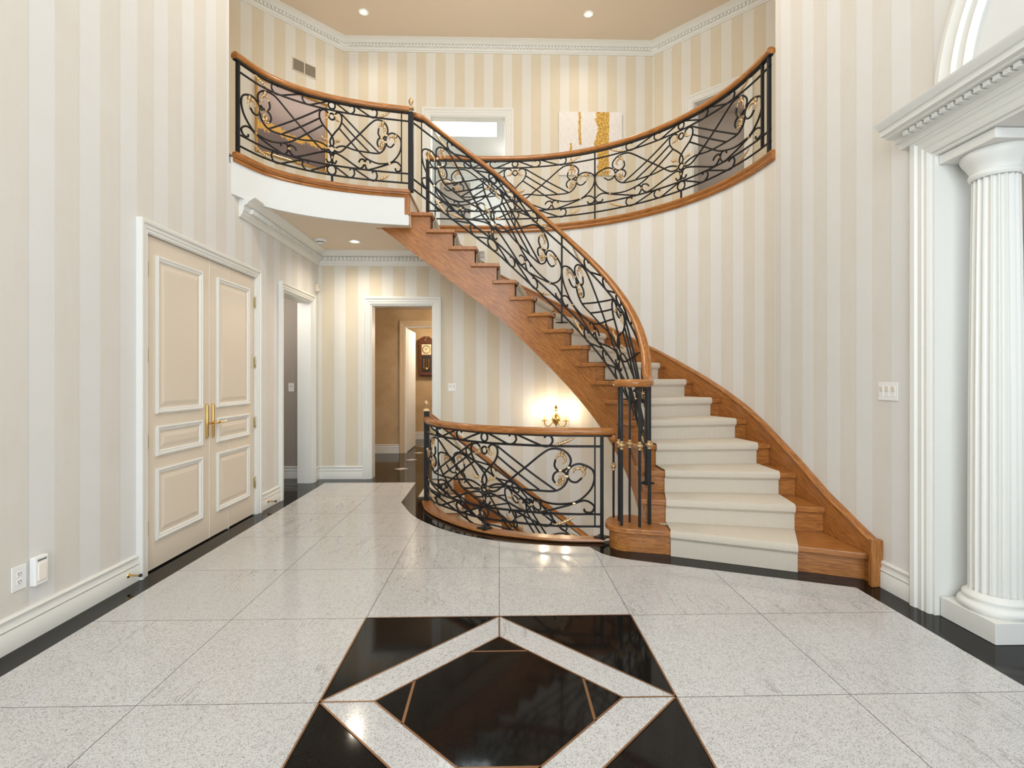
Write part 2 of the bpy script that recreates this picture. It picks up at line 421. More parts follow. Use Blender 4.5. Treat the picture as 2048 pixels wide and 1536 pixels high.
# ------------------------------------------------------------------ ground floor
LOW = cr([(-.793, 5.60), (-.70, 5.25), (-.50, 4.92), (-.172, 4.56), (.22, 4.36), (.55, 4.27), (.87, 4.245)], 10)
hole = LOW+[(1.25, 4.36), (1.9, 4.5), (RA, CY)]+[ell(math.pi/2*i/20) for i in range(1, 21)]+[(-.793, YB)]
def polymesh(name, m, outer, z, parent=None, down=0):
    bm = bmesh.new(); vs = [bm.verts.new((x, y, z)) for x, y in outer]; f = bm.faces.new(vs)
    bmesh.ops.triangulate(bm, faces=[f]); bmesh.ops.recalc_face_normals(bm, faces=bm.faces)
    if sum(f.normal.z for f in bm.faces) < 0: bmesh.ops.reverse_faces(bm, faces=bm.faces)
    off = parent.location if parent else V((0, 0, 0))
    for v in bm.verts: v.co -= off
    me = bpy.data.meshes.new(name); bm.to_mesh(me); bm.free(); me.materials.append(m)
    o = bpy.data.objects.new(name, me); sc.collection.objects.link(o); o.parent = parent; return o
floor = sroot('floor', (0, 0, 0))
outer = [(-.793, YB), (-.793, 5.60)]+LOW[1:]+[(1.25, 4.36), (1.9, 4.5), (RA+.02, CY), (2.9, CY), (2.9, YF), (-3.2, YF), (-3.2, YB+.2)]
outer += [(-2.8, YB+.2), (-2.8, 12), (1.5, 12), (1.5, YB+.18), (-.793, YB+.18)]
polymesh('granite_base', M['black'], outer, 0, floor)
corner = cr([(-1.077, 5.62), (-.824, 5.02), (-.436, 4.535), (.006, 4.256), (.413, 4.144), (.724, 4.10)], 8)
notch = cr([(.724, 4.10), (.80, 3.935), (.90, 3.845), (1.02, 3.785)], 5)
field = [(-2.27, YF), (-2.27, 6.70), (-1.09, 6.70)]+corner+notch[1:]+[(2.318, 3.254), (2.318, YF)]
polymesh('tile_field', M['granite'], field, .0010, floor)
cxy = (0, TY-T)
polymesh('inlay_field', M['black'], [(-T, TY), (T, TY), (T, TY-2*T), (-T, TY-2*T)], .0020, floor)
dm = lambda r: [(0, cxy[1]+r), (r, cxy[1]), (0, cxy[1]-r), (-r, cxy[1])]
polymesh('inlay_frame', M['granite'], dm(T), .0030, floor)
polymesh('inlay_diamond', M['black'], dm(.525), .0040, floor)
b = MB()
def strip(a, c, w=.004, z=.0046):
    a = V((*a, z)); c = V((*c, z)); d = (c-a).normalized(); n = V((-d.y, d.x, 0))*w
    b.face([a+n, a-n, c-n, c+n])
sq = [(-T, TY), (T, TY), (T, TY-2*T), (-T, TY-2*T)]
for i in range(4):
    strip(sq[i], sq[(i+1) % 4]); strip(dm(T)[i], dm(T)[(i+1) % 4]); strip(dm(.525)[i], dm(.525)[(i+1) % 4]); strip(dm(T)[i], dm(.525)[i])
k = .145
for sx, sy in ((0, 1), (1, 0), (0, -1), (-1, 0)):
    c = (sx*.38, cxy[1]+sy*.38); strip((c[0]-abs(sy)*k, c[1]-abs(sx)*k), (c[0]+abs(sy)*k, c[1]+abs(sx)*k), .006)
b.build('brass_strip', M['brassline'], floor, 0)
b = MB()
for path in (field[1:], ):
    for a, c in zip(path[:-2], path[1:-1]): strip(a, c, .0025, .0014)
for y in (7.71, 8.56, 9.36, 10.2):
    b.face([(-1.47-.11, y, .002), (-1.47, y-.11, .002), (-1.47+.11, y, .002), (-1.47, y+.11, .002)])
b.build('border_line', M['granite'], floor, 0)
# ------------------------------------------------------------------ mouldings
def base_prof(h=.175, t=.022):
    return [(0, 0), (-t, 0), (-t, h*.56), (-t*.75, h*.60), (-t*1.1, h*.66), (-t*.6, h*.78), (-t*.7, h*.86), (-t*.9, h*.93), (-t*.5, h), (0, h)]
def base_left(name, pts, h=.175): # room on the right of travel
    b = MB(); b.sweep(pts, base_prof(h)); return struct(b.build(name, M['trim']))
base_left('baseboard_left', [(XL, YF, 0), (XL, D1[0]-.09, 0)])
base_left('baseboard_left', [(XL, D1[1]+.09, 0), (XL, D2[0]-.085, 0)])
base_left('baseboard_back', [(XL, D2[1]+.085, 0), (XL, YB, 0), (BD[0]-.105, YB, 0)])
base_left('baseboard_right', [(XR, 3.275, 0), (XR, OP[1]+.125, 0)])
def casing(name, path, w, t, parent=None, m=None):
    """path: list of 3D points around an opening in a vertical plane; profile built on both sides"""
    # points: bottom-left, top-left, top-right, bottom-right of the opening; outward normal nrm
    (A, B, Cc, D), nrm = path; A, B, Cc, D = map(V, (A, B, Cc, D)); nrm = V(nrm)
    r = (Cc-B).normalized(); upv = V((0, 0, 1)); b = MB()
    prof = [(0, .0), (0, .45*t), (.12, .62*t), (.30, .55*t), (.36, .72*t), (.62, .66*t), (.70, .95*t), (.92, 1.0*t), (1, .9*t), (1, 0)]
    rows = []
    for P, dv in ((A, -r), (B, -r+upv), (Cc, r+upv), (D, r)): rows.append([P+dv*(a*w)+nrm*c for a, c in prof])
    b.grid(rows)
    o = b.build(name, m or M['trim'], parent, 25)
    return struct(o) if not parent else o
def jamb(name, A, Cc, nrm, depth, zt, parent=None, t=.018):
    """lining of an opening from A to C (plan), going back along -nrm"""
    A = V((*A, 0)); Cc = V((*Cc, 0)); n = -V((*nrm, 0)); r = (Cc-A).normalized(); b = MB()
    def bx(o, e0, e1, h0, h1):
        p = [o+r*x+n*y+V((0, 0, z)) for x in e0 for y in (-.004, depth) for z in (h0, h1)]
        i = len(b.v); b.v += p
        for f in ((0, 1, 3, 2), (4, 6, 7, 5), (0, 4, 5, 1), (2, 3, 7, 6), (0, 2, 6, 4), (1, 5, 7, 3)): b.f.append([i+k for k in f]); b.uv.append(None)
    z0 = parent.location.z if parent else 0
    bx(A, (0, t), 0, z0, zt); bx(Cc, (-t, 0), 0, z0, zt); bx(A, (t, (Cc-A).length-t), 0, zt-t, zt)
    return b.build(name, M['trim'], parent, 0)
# doorway 2 (left wall), hall doorway (back wall), dining opening (right wall)
d2 = sroot('door_2', (XL, D2[0], 0)); casing('door_casing', (((XL, D2[0], 0), (XL, D2[0], D2[2]), (XL, D2[1], D2[2]), (XL, D2[1], 0)), (1, 0, 0)), .085, .04, d2)
jamb('door_jamb', (XL, D2[0]), (XL, D2[1]), (1, 0), .17, D2[2], d2)
d3 = sroot('door_3', (BD[0], YB, 0)); casing('door_casing', (((BD[0], YB, 0), (BD[0], YB, BD[2]), (BD[1], YB, BD[2]), (BD[1], YB, 0)), (0, -1, 0)), .105, .035, d3)
jamb('door_jamb', (BD[0], YB), (BD[1], YB), (0, -1), .17, BD[2], d3)
d4 = sroot('door_4', (UD[0], YU, Z2)); casing('door_casing', (((UD[0], YU, Z2), (UD[0], YU, UD[2]), (UD[1], YU, UD[2]), (UD[1], YU, Z2)), (0, -1, 0)), .13, .035, d4)
jamb('door_jamb', (UD[0], YU), (UD[1], YU), (0, -1), .17, UD[2], d4)
rw = lambda a: (2.59+a/s2, YU-a/s2)
d5 = sroot('door_5', (*rw(RD[0]), Z2)); casing('door_casing', (((*rw(RD[0]), Z2), (*rw(RD[0]), RD[2]), (*rw(RD[1]), RD[2]), (*rw(RD[1]), Z2)), (-1/s2, -1/s2, 0)), .11, .035, d5)
jamb('door_jamb', rw(RD[0]), rw(RD[1]), (-1/s2, -1/s2), .16, RD[2], d5)
d6 = sroot('door_6', (XR, OP[1], 0))
casing('door_casing', (((XR, OP[1], 0), (XR, OP[1], OP[2]), (XR, OP[0], OP[2]), (XR, OP[0], 0)), (-1, 0, 0)), .125, .04, d6)
jamb('door_jamb', (XR, OP[1]), (XR, OP[0]), (-1, 0), .365, OP[2], d6)
# entablature and arch over the dining opening (room on -x side, travel -y)
ent = [(0, 0), (-.045, 0), (-.048, .015), (-.055, .03), (-.08, .034), (-.08, .062), (-.135, .066), (-.138, .076), (-.165, .08), (-.168, .108), (-.180, .113), (-.196, .135), (-.203, .145), (-.205, .152), (0, .152)]
def crown(name, pts, prof, dent=None):
    b = MB(); b.sweep(pts, prof)
    if dent:
        a0, a1, z0, z1, pitch, wid = dent
        for p, q_ in zip(pts, pts[1:]):
            p = V(p); q_ = V(q_); d = q_-p; L = d.length; d.normalize(); n = V((-d.y, d.x, 0)); k = int(L/pitch)
            m = Matrix((( d.x, n.x, 0, p.x), (d.y, n.y, 0, p.y), (0, 0, 1, p.z), (0, 0, 0, 1)))
            for i in range(2, k-1): b.box(i*pitch+pitch*.3, i*pitch+pitch*.3+wid, a1, a0, z0, z1, m)
    return struct(b.build(name, M['trim'], smooth=25))
yt = OP[1]+.19; yn = OP[0]-.135; ze = OP[2]+.10
crown('trim_2', [(XR, yt, ze), (XR, yn, ze)], ent, (-.05, -.118, .036, .060, .05, .03))
b = MB(); rows = []
for i in range(41):
    a = math.pi*i/40; dv = V((0, math.cos(a), math.sin(a))); c0 = V((XR, 1.78, ze+.15))
    rows.append([c0+dv*r+V((-t, 0, 0)) for r, t in ((1.05, 0), (1.05, .045), (1.02, .05), (1.0, .04), (.96, .035), (.945, .05), (.93, .03), (.895, .02), (.88, .04), (.87, .03), (.865, .0))])
b.grid(rows); struct(b.build('trim_3', M['trim'], smooth=25))
b = MB(); b.face([(XR-.004, 1.78+.87*math.cos(math.pi*i/40), ze+.15+.87*math.sin(math.pi*i/40)) for i in range(41)]); struct(b.build('trim_4', M['white'], smooth=0))
# crown mouldings
cp = lambda h, p: [(0, 0), (-.10*p, 0), (-.12*p, .10*h), (-.22*p, .16*h), (-.25*p, .30*h), (-.30*p, .32*h), (-.32*p, .58*h), (-.5*p, .64*h), (-.62*p, .78*h), (-.9*p, .92*h), (-p, .95*h), (-p, h), (0, h)]
zc0 = 6.80
crown('trim_5', [(-4.3, YU-1.71, zc0), (-2.59, YU, zc0), (2.59, YU, zc0), (4.3, YU-1.71, zc0)], cp(ZC-zc0, .17), (-.05, -.085, .055, .09, .055, .032))
crown('trim_6', [(XL, 4.86, 2.885), (XL, YB, 2.885), (-.2, YB, 2.885)], cp(ZS-2.885, .15), (-.045, -.08, .06, .105, .05, .03))
# ------------------------------------------------------------------ double door in the left wall
dd = sroot('door_1', (XL, D1[0], 0))
casing('door_casing', (((XL, D1[0], 0), (XL, D1[0], D1[2]), (XL, D1[1], D1[2]), (XL, D1[1], 0)), (1, 0, 0)), .088, .04, dd)
YM = (D1[0]+D1[1])/2
def leaf(y0, y1, hinge_y, handle_y, hd):
    o = MB(); X = XL
    o.box(X-.05, X-.004, y0+.002, y1-.002, .012, D1[2]-.004)
    ob = o.build('door_leaf', M['door'], dd, 0)
    yc = (y0+y1)/2; a, c = yc-.285, yc+.285
    for z0, z1 in ((.205, .715), (.805, 1.02), (1.108, 2.238)):
        b = MB(); rows = []
        pr = [(0, -.003), (0, .012), (.012, .016), (.022, .010), (.034, .008), (.040, -.001), (.060, -.001), (.085, .006), (.086, .006)]
        for yy, zz, dy, dz in ((a, z0, 1, 1), (c, z0, -1, 1), (c, z1, -1, -1), (a, z1, 1, -1)):
            rows.append([V((X+t-.002, yy+dy*s, zz+dz*s)) for s, t in pr[:6]])
        b.grid(rows, closed_u=True); b.build('panel_moulding', M['trim'], ob, 0)
        b = MB(); rows = []
        for yy, zz, dy, dz in ((a, z0, 1, 1), (c, z0, -1, 1), (c, z1, -1, -1), (a, z1, 1, -1)):
            rows.append([V((X+t-.003, yy+dy*s, zz+dz*s)) for s, t in ((.038, 0), (.055, 0), (.085, .008))])
        b.grid(rows, closed_u=True); n = len(b.v); b.f.append([n-10, n-7, n-4, n-1]); b.uv.append(None)
        b.build('raised_panel', M['door'], ob, 0)
    for z in (.32, .92, 1.52, 2.12):
        b = MB(); b.lathe([(0, -.062), (.005, -.06), (.004, -.05), (.008, -.045), (.008, -.016), (.007, -.015), (.008, -.014), (.008, .014), (.007, .015), (.008, .016), (.008, .045), (.004, .05), (.005, .06), (0, .062)], (X+.010, hinge_y, z), 10)
        b.box(X-.004, X+.002, hinge_y-.006, hinge_y+.006, z-.045, z+.045)
        b.build('hinge', M['hinge'], ob)
    b = MB()
    for dz0, dz1, r in ((-.125, .135, .011),): b.tube([(X+.003, handle_y, 1.0+dz0-.02), (X+.003, handle_y, 1.0+dz0), (X+.003, handle_y, 1.0+dz1), (X+.003, handle_y, 1.0+dz1+.012)], [.006, .012, .012, .006], 10)
    hb = b.build('handle_plate', M['brass'], ob)
    b = MB(); b.tube([(X, handle_y, .985), (X+.05, handle_y, .985)], .009, 8)
    b.tube(cr([(X+.05, handle_y, .985), (X+.055, handle_y+hd*.02, .988), (X+.056, handle_y+hd*.06, .986), (X+.055, handle_y+hd*.115, .992)], 5), [.009]*6+[.008]*5+[.006]*5, 8)
    b.build('handle_lever', M['brass'], hb)
leaf(D1[0], YM, D1[0]+.006, YM-.045, -1*-0.6)
leaf(YM, D1[1], D1[1]-.006, YM+.045, 1)
b = MB(); b.box(XL-.006, XL+.001, YM-.004, YM+.004, .012, D1[2]-.004); b.build('astragal', M['door'], dd, 0)
# ------------------------------------------------------------------ main staircase
def Nin(k):
    if k >= 14: return V((-(k-14)*.252, 5.795, 0))
    th = {2: -22, 3: -12, 4: -2}.get(k, 9*(k-4)) if k > 1 else -30
    return V((1.2308*math.cos(math.radians(th)), CY+1.2308*math.sin(math.radians(th)), 0))
def Nout(k):
    d = .036
    if k >= 14: return V((-(k-14)*.252, YB-d, 0))
    if k <= 4: return V((XR-d, {1: 3.34, 2: 3.80, 3: 4.17, 4: 4.58}[k], 0))
    th = math.radians(9*(k-4)); t = math.atan2(math.sin(th)*(RA-d)/(RB-d), math.cos(th)); x, y = ell(t, d); return V((x, y, 0))
def inner_path(R, y0=None):
    p = [(R*math.cos(math.radians(t)), CY+R*math.sin(math.radians(t))) for t in range(-30, 90, 3)]
    return Path(p+[(-x*.1, CY+R) for x in range(0, 17)])
def outer_path(d):
    return Path([(XR-d, 3.28+i*.06) for i in range(22) if 3.28+i*.06 < CY]+[ell(math.radians(t), d) for t in range(0, 91, 3)]+[(-x*.1, YB-d) for x in range(1, 14)])
PO = outer_path(.036)
so = [PO.near(*Nout(k)[:2]) for k in range(1, 19)]
def interp(x, xs, ys):
    if x <= xs[0]: return ys[0]+(ys[1]-ys[0])*(x-xs[0])/(xs[1]-xs[0])
    for i in range(len(xs)-1):
        if x <= xs[i+1]: return ys[i]+(ys[i+1]-ys[i])*(x-xs[i])/(xs[i+1]-xs[i])
    return ys[-1]+(ys[-1]-ys[-2])*(x-xs[-1])/(xs[-1]-xs[-2])
zno = lambda s: interp(s, so, [RIS*k for k in range(1, 19)])
PI_ = inner_path(1.270)
def knin(p):
    if p.x < 0 and p.y > CY: return 14-p.x/.252
    return 4+math.degrees(math.atan2(p.y-CY, p.x))/9
stair = thing('curved_staircase', 'sweeping curved oak staircase climbing from the granite floor to the upper gallery', 'staircase', (1.8, 4.0, 0))
def back(k):       # riser line of step k, .03 behind its nosing
    a, c = Nin(k), Nout(k); d = (c-a).normalized(); n = V((-d.y, d.x, 0))
    return a+n*.03, c+n*.03
PN = inner_path(1.2308); TT = .042
for k in range(2, 18):
    a, c = Nin(k), Nout(k); ra, rc = back(k+1)
    d = (rc-ra).normalized()
    ia, ib = PN.near(a.x, a.y), PN.near(ra.x, ra.y); oa, ob_ = PO.near(c.x, c.y), PO.near(rc.x, rc.y)
    poly = [PN.pos(ia+(ib+.045-ia)*i/5) for i in range(6)]+[PI_.pos(PI_.near(ra.x, ra.y)+.045)-V((0, 0, 0)), PI_.pos(PI_.near(ra.x, ra.y))]+[PO.pos(ob_+(oa-ob_)*i/5) for i in range(6)]
    b = MB(grain=(c-a).normalized()); b.prism([(p.x, p.y) for p in poly], RIS*k-TT, RIS*k)
    b.build('tread', M['oak'], stair, 0, bevel=.007)
t1 = [(2.466, 3.34), (1.275, 3.869), (1.10, 3.918), (.99, 3.945), (.91, 3.99), (.868, 4.06), (.862, 4.13), (.88, 4.21), (.93, 4.30), (1.03, 4.355), (1.15, 4.36), (1.27, 4.20), (1.30, 4.06), (2.466, 3.86)]
b = MB(grain=(.91, -.4, 0)); b.prism(t1, RIS-TT, RIS); b.build('tread', M['oak'], stair, 0, bevel=.007)
cen = V((1.6, 3.9, 0))
r1 = [(2.48, 3.385), (1.285, 3.905), (1.11, 3.952), (1.0, 3.98), (.935, 4.02), (.90, 4.075), (.895, 4.13), (.912, 4.20), (.955, 4.275), (1.04, 4.322), (1.14, 4.325), (1.24, 4.19), (1.28, 4.08), (2.48, 3.88)]
b = MB(grain=(.91, -.4, 0)); b.prism(r1, .001, RIS-TT); b.build('riser', M['oak'], stair, 30)
for k in range(2, 19):
    a, c = back(k); d = (c-a).normalized(); a = a+d*.035; n = V((-d.y, d.x, 0))*.018
    b = MB(grain=d); b.prism([(a.x, a.y), (c.x, c.y), (c.x+n.x, c.y+n.y), (a.x+n.x, a.y+n.y)], RIS*(k-1), RIS*k-TT); b.build('riser', M['oak'], stair, 0)
# open stringer with sawtooth top
def zbot(s): p = PI_.pos(s); return max(.002, knin(p)*RIS-.62)
si = [PI_.near(*Nin(k)[:2]) for k in range(2, 19)]
sr = [PI_.near(*(back(k)[0])[:2]) for k in range(2, 19)]
PI2 = inner_path(1.30)
b = MB()
def offp(s, d):
    p = PI_.pos(s); t = (PI_.pos(s+.01)-PI_.pos(s-.01)).normalized(); n = V((t.y, -t.x, 0)); return p+n*d
cols = []
for k in range(2, 18):
    a, e = sr[k-2], sr[k-1]
    for i in range(6): cols.append((a+(e-a)*i/5, RIS*k-TT))
for i in range(7): cols.append((sr[16]+.001+i*.06, ZS if i else ZS))
def wall_strip(b, cols, bot, d0, d1):
    for (s0, z0), (s1, z1) in zip(cols, cols[1:]):
        if s1-s0 < 1e-5:
            continue
        q0, q1 = offp(s0, d0), offp(s1, d0); r0, r1 = offp(s0, d1), offp(s1, d1)
        b0, b1 = min(bot(s0), z0-.002), min(bot(s1), z0-.002)
        U = lambda s, z: (s*.8+z*.6, z*.8-s*.6)
        zt = z0 if z0 == z1 or True else z1
        Z = V((0, 0, 1))
        b.face([q0+Z*b0, q1+Z*b1, q1+Z*zt, q0+Z*zt], [U(s0, b0), U(s1, b1), U(s1, zt), U(s0, zt)])
        b.face([r0+Z*b0, r0+Z*zt, r1+Z*zt, r1+Z*b1], [U(s0, b0), U(s0, zt), U(s1, zt), U(s1, b1)])
        b.face([q0+Z*b0, r0+Z*b0, r1+Z*b1, q1+Z*b1]); b.face([q0+Z*zt, q1+Z*zt, r1+Z*zt, r0+Z*zt])
wall_strip(b, cols, zbot, 0, .035)
for k in range(3, 18):       # step returns of the sawtooth
    s = sr[k-2]; q0, r0 = offp(s, 0), offp(s, .035); Z = V((0, 0, 1))
    b.face([q0+Z*(RIS*(k-1)-TT), r0+Z*(RIS*(k-1)-TT), r0+Z*(RIS*k-TT), q0+Z*(RIS*k-TT)])
b.build('inner_stringer', M['oak'], stair, 30)
# raised lower band on the stringer
b = MB(); cols2 = [(sr[0]+(sr[16]+.30-sr[0])*i/90, 0) for i in range(91)]
cols2 = [(s, max(.01, min(ZS, knin(PI_.pos(s))*RIS-.33))) for s, _ in cols2]
for (s0, z0), (s1, z1) in zip(cols2, cols2[1:]):
    Z = V((0, 0, 1)); b0, b1 = min(zbot(s0)-.004, z0), min(zbot(s1)-.004, z1); q0, q1 = offp(s0, -.010), offp(s1, -.010); r0, r1 = offp(s0, 0), offp(s1, 0)
    U = lambda s, z: (s*.8+z*.6, z*.8-s*.6)
    b.face([q0+Z*b0, q1+Z*b1, q1+Z*z1, q0+Z*z0], [U(s0, b0), U(s1, b1), U(s1, z1), U(s0, z0)])
    b.face([q0+Z*z0, q1+Z*z1, r1+Z*z1, r0+Z*z0]); b.face([q0+Z*b0, r0+Z*b0, r1+Z*b1, q1+Z*b1])
b.build('stringer_band', M['oak'], stair, 20)
# wall stringer with cap
b = MB(); c_ = MB(); n = 120; P1 = outer_path(.036); P0 = outer_path(.001)
f0 = P0.L/P1.L; rowsA = []; rowsC = []; Lc = []
for i in range(n+1):
    s = P1.L*i/n; p = P1.pos(s); w_ = P0.pos(P0.near(p.x, p.y)); zt = min(zno(s)+.085, Z2+.04); zb_ = max(0.001, zno(s)-.30)
    rowsA.append([p+V((0, 0, zb_)), p+V((0, 0, zt)), w_+V((0, 0, zt)), w_+V((0, 0, zb_))])
    e = (p-w_).normalized()
    rowsC.append([w_+V((0, 0, zt-.0)), p+e*.010+V((0, 0, zt-.0)), p+e*.012+V((0, 0, zt+.012)), p+e*.004+V((0, 0, zt+.020)), p-e*.004+V((0, 0, zt+.028)), w_+e*.010+V((0, 0, zt+.030)), w_+V((0, 0, zt+.030))])
b.grid(rowsA, uvs=lambda i, j: (P1.L*i/n*1.2, (0, .4, .44, .84, .88)[j]), closed_v=True); b.f.append([0, 1, 2, 3]); b.uv.append(None)
b.build('wall_stringer', M['oak'], stair, 30)
c_.grid(rowsC, uvs=lambda i, j: (P1.L*i/n*1.2, j*.012)); c_.f.append(list(range(7))); c_.uv.append(None); c_.build('stringer_cap', M['oak_rail'], stair, 30)
# end block of wall stringer
b = MB(grain=(0, 0, 1)); b.box(XR-.075, XR-.002, 3.262, 3.30, .001, RIS+.085+.03); b.box(XR-.083, XR-.05, 3.255, 3.275, .001, RIS+.085+.02)
b.build('stringer_post', M['oak'], stair, 0, bevel=.004)
# soffit under the flight
b = MB(); rows = []
for i in range(61):
    f = i/60; s = sr[1]+(sr[16]+.1-sr[1])*f; p = PI_.pos(s); kk = knin(p); z = max(.01, kk*RIS-.30)
    kf = min(17.9, max(2, kk)); k0 = int(kf); o1 = Nout(k0).lerp(Nout(k0+1), kf-k0)
    rows.append([p+V((0, 0, z)), o1+V((0, 0, z))])
b.grid(rows); b.build('soffit', M['tan'], stair, 30)
# nosing return trim at the landing
b = MB(grain=(0, 0, 1)); b.box(-1.045, -.99, 5.645, 5.70, Z2-.27, Z2-.05); b.build('landing_trim', M['oak'], stair, 0, bevel=.004)
b = MB(grain=(0, 1, 0)); b.box(-1.10, -.985, 5.66, YB-.03, Z2-.034, Z2); b.build('landing_nosing', M['oak'], stair, 0, bevel=.006)
# carpet runner
run = MB(); TH = .016; rows = []; vv = 0; vs = []; prevm = None
def lines(k, off):   # nosing line of step k shifted back by off (>0 into the flight), clipped to the runner width
    a, c = Nin(k), Nout(k)
    if k == 1: ia, oc = V((1.305, 3.855, 0)), V((2.085, 3.51, 0))
    else:
        d = (c-a).normalized(); ia = a+d*{2: .20, 3: .20}.get(k, .175); oc = c-d*{2: .21, 3: .14}.get(k, .125)
    d = (oc-ia).normalized(); n = V((-d.y, d.x, 0))
    return ia+n*off, oc+n*off
def addrow(k, off, z):
    global vv, prevm
    a, c = lines(k, off); a = a+V((0, 0, z)); c = c+V((0, 0, z)); m = (a+c)/2
    if prevm is not None: vv += (m-prevm).length
    prevm = m; rows.append([a, a.lerp(c, .25), a.lerp(c, .5), a.lerp(c, .75), c]); vs.append(vv)
for k in range(1, 19):
    zt = RIS*k; zb_ = RIS*(k-1)+(TH if k > 1 else .002)
    addrow(k, .030-TH, zb_); addrow(k, .030-TH, zt-TT-TH)
    addrow(k, .004, zt-TT-TH); addrow(k, -TH*.8, zt-.040); addrow(k, -TH, zt-.012); addrow(k, -TH*.6, zt+TH*.5); addrow(k, .006, zt+TH)
    if k == 18: addrow(k, .2, zt+TH)
run.grid(rows, uvs=lambda i, j: (.24*j, vs[min(i, len(vs)-1)]))
low = [[p-V((0, 0, .004)) for p in r] for r in rows]
o = run.build('carpet_runner', M['carpet'], None, 30)
so_ = o.modifiers.new('thickness', 'SOLIDIFY'); so_.thickness = .008; so_.offset = -1; es = o.modifiers.new('edge_split', 'EDGE_SPLIT'); es.split_angle = .6
tag(o, 'cream woven carpet runner covering the steps of the curved staircase', 'carpet')
# ------------------------------------------------------------------ balustrades
IR = M['iron']; GO = M['gold']
RAILP = [(-.032, .004), (-.026, -.006), (-.012, -.012), (.012, -.012), (.026, -.006), (.032, .004), (.034, .016), (.031, .030), (.022, .041), (.008, .046), (-.008, .046), (-.022, .041), (-.031, .030), (-.034, .016)]
# right half of one panel, measured in a local drawing; converted to (u, v)
def uvp(x, y):
    u = (x-655)/1057; yb = 1270+95*u; ytp = 365+20*u; return (u, (yb-y)/(yb-ytp))
SCR = dict(
 S1=[(700, 912), (770, 916), (835, 878), (900, 825), (1070, 690), (1250, 545), (1335, 508), (1430, 525), (1490, 590), (1490, 660), (1440, 710), (1385, 715), (1350, 670), (1358, 610)],
 S2=[(700, 878), (770, 852), (850, 850), (1000, 882), (1200, 900), (1355, 906), (1430, 865), (1465, 800), (1450, 740), (1400, 717), (1350, 740), (1335, 790), (1355, 830)],
 S3=[(755, 650), (900, 765), (1040, 882), (1150, 962), (1300, 1018), (1430, 1030), (1560, 1008), (1670, 910), (1708, 800), (1685, 710), (1580, 657), (1500, 680), (1465, 745), (1490, 810), (1545, 828), (1595, 790)],
 L1=[(790, 487), (1075, 692), (1362, 900)], L2=[(803, 590), (1000, 738), (1210, 893)],
 HT=[(697, 522), (715, 490), (755, 480), (792, 510), (797, 570), (765, 640), (700, 702), (650, 760), (632, 810), (642, 855)],
 T1=[(664, 995), (680, 945), (729, 937), (852, 986), (1048, 1084), (1106, 1076), (1138, 1035)],
 GL=[(1138, 1031), (1130, 986), (1081, 986), (1052, 1019)], GR=[(1142, 1031), (1163, 986), (1212, 990), (1228, 1027)],
 T2=[(1142, 1035), (1171, 1092), (1220, 1101), (1490, 1039), (1621, 1006), (1703, 1060), (1695, 1109), (1662, 1125), (1621, 1109), (1617, 1084)],
 HK=[(660, 1000), (668, 1035), (700, 1045), (722, 1015)])
W1 = [(690, 372), (800, 420), (910, 470), (960, 462), (988, 425), (972, 380), (935, 375), (917, 395)]
W2 = [(985, 375), (1120, 432), (1250, 485), (1305, 478), (1332, 435), (1315, 390), (1278, 385), (1255, 403)]
SPRIG = [(1345, 476), (1400, 462), (1470, 435), (1535, 403)]
V2, V1, VT = .105, .225, .890
HALF = [[uvp(*p) for p in s] for s in SCR.values()]
top = [[uvp(*p) for p in s] for s in (W1, W2)]
HALF += top+[[(u, (v-VT)/(1-VT)*(V1-V2)+V2) for u, v in s] for s in top]
sp_ = [uvp(*p) for p in SPRIG]
GOLD = [[uvp(*p) for p in s] for s in (
 [(1358, 610), (1385, 572), (1430, 575), (1448, 620), (1420, 655)], [(1355, 830), (1395, 848), (1428, 812), (1412, 768), (1385, 775)],
 [(1595, 790), (1618, 745), (1585, 700), (1530, 708), (1520, 745)], [(697, 522), (715, 560), (770, 580)], [(690, 830), (720, 800), (755, 800), (780, 770)])]
BLOB = [uvp(1415, 568), uvp(1395, 836), uvp(1612, 720)]
GOLD += [sp_, [(u, (v-VT)/(1-VT)*(V1-V2)+V2) for u, v in sp_]]
COLL = [uvp(*p) for p in ((697, 522), (697, 890), (1402, 716), (1478, 690), (1462, 772), (1138, 1031), (1525, 1030))]
RINGS = [(uvp(663, 412), 40/905.), (uvp(663, 535), 34/905.), (uvp(655, 893), 36/905.)]
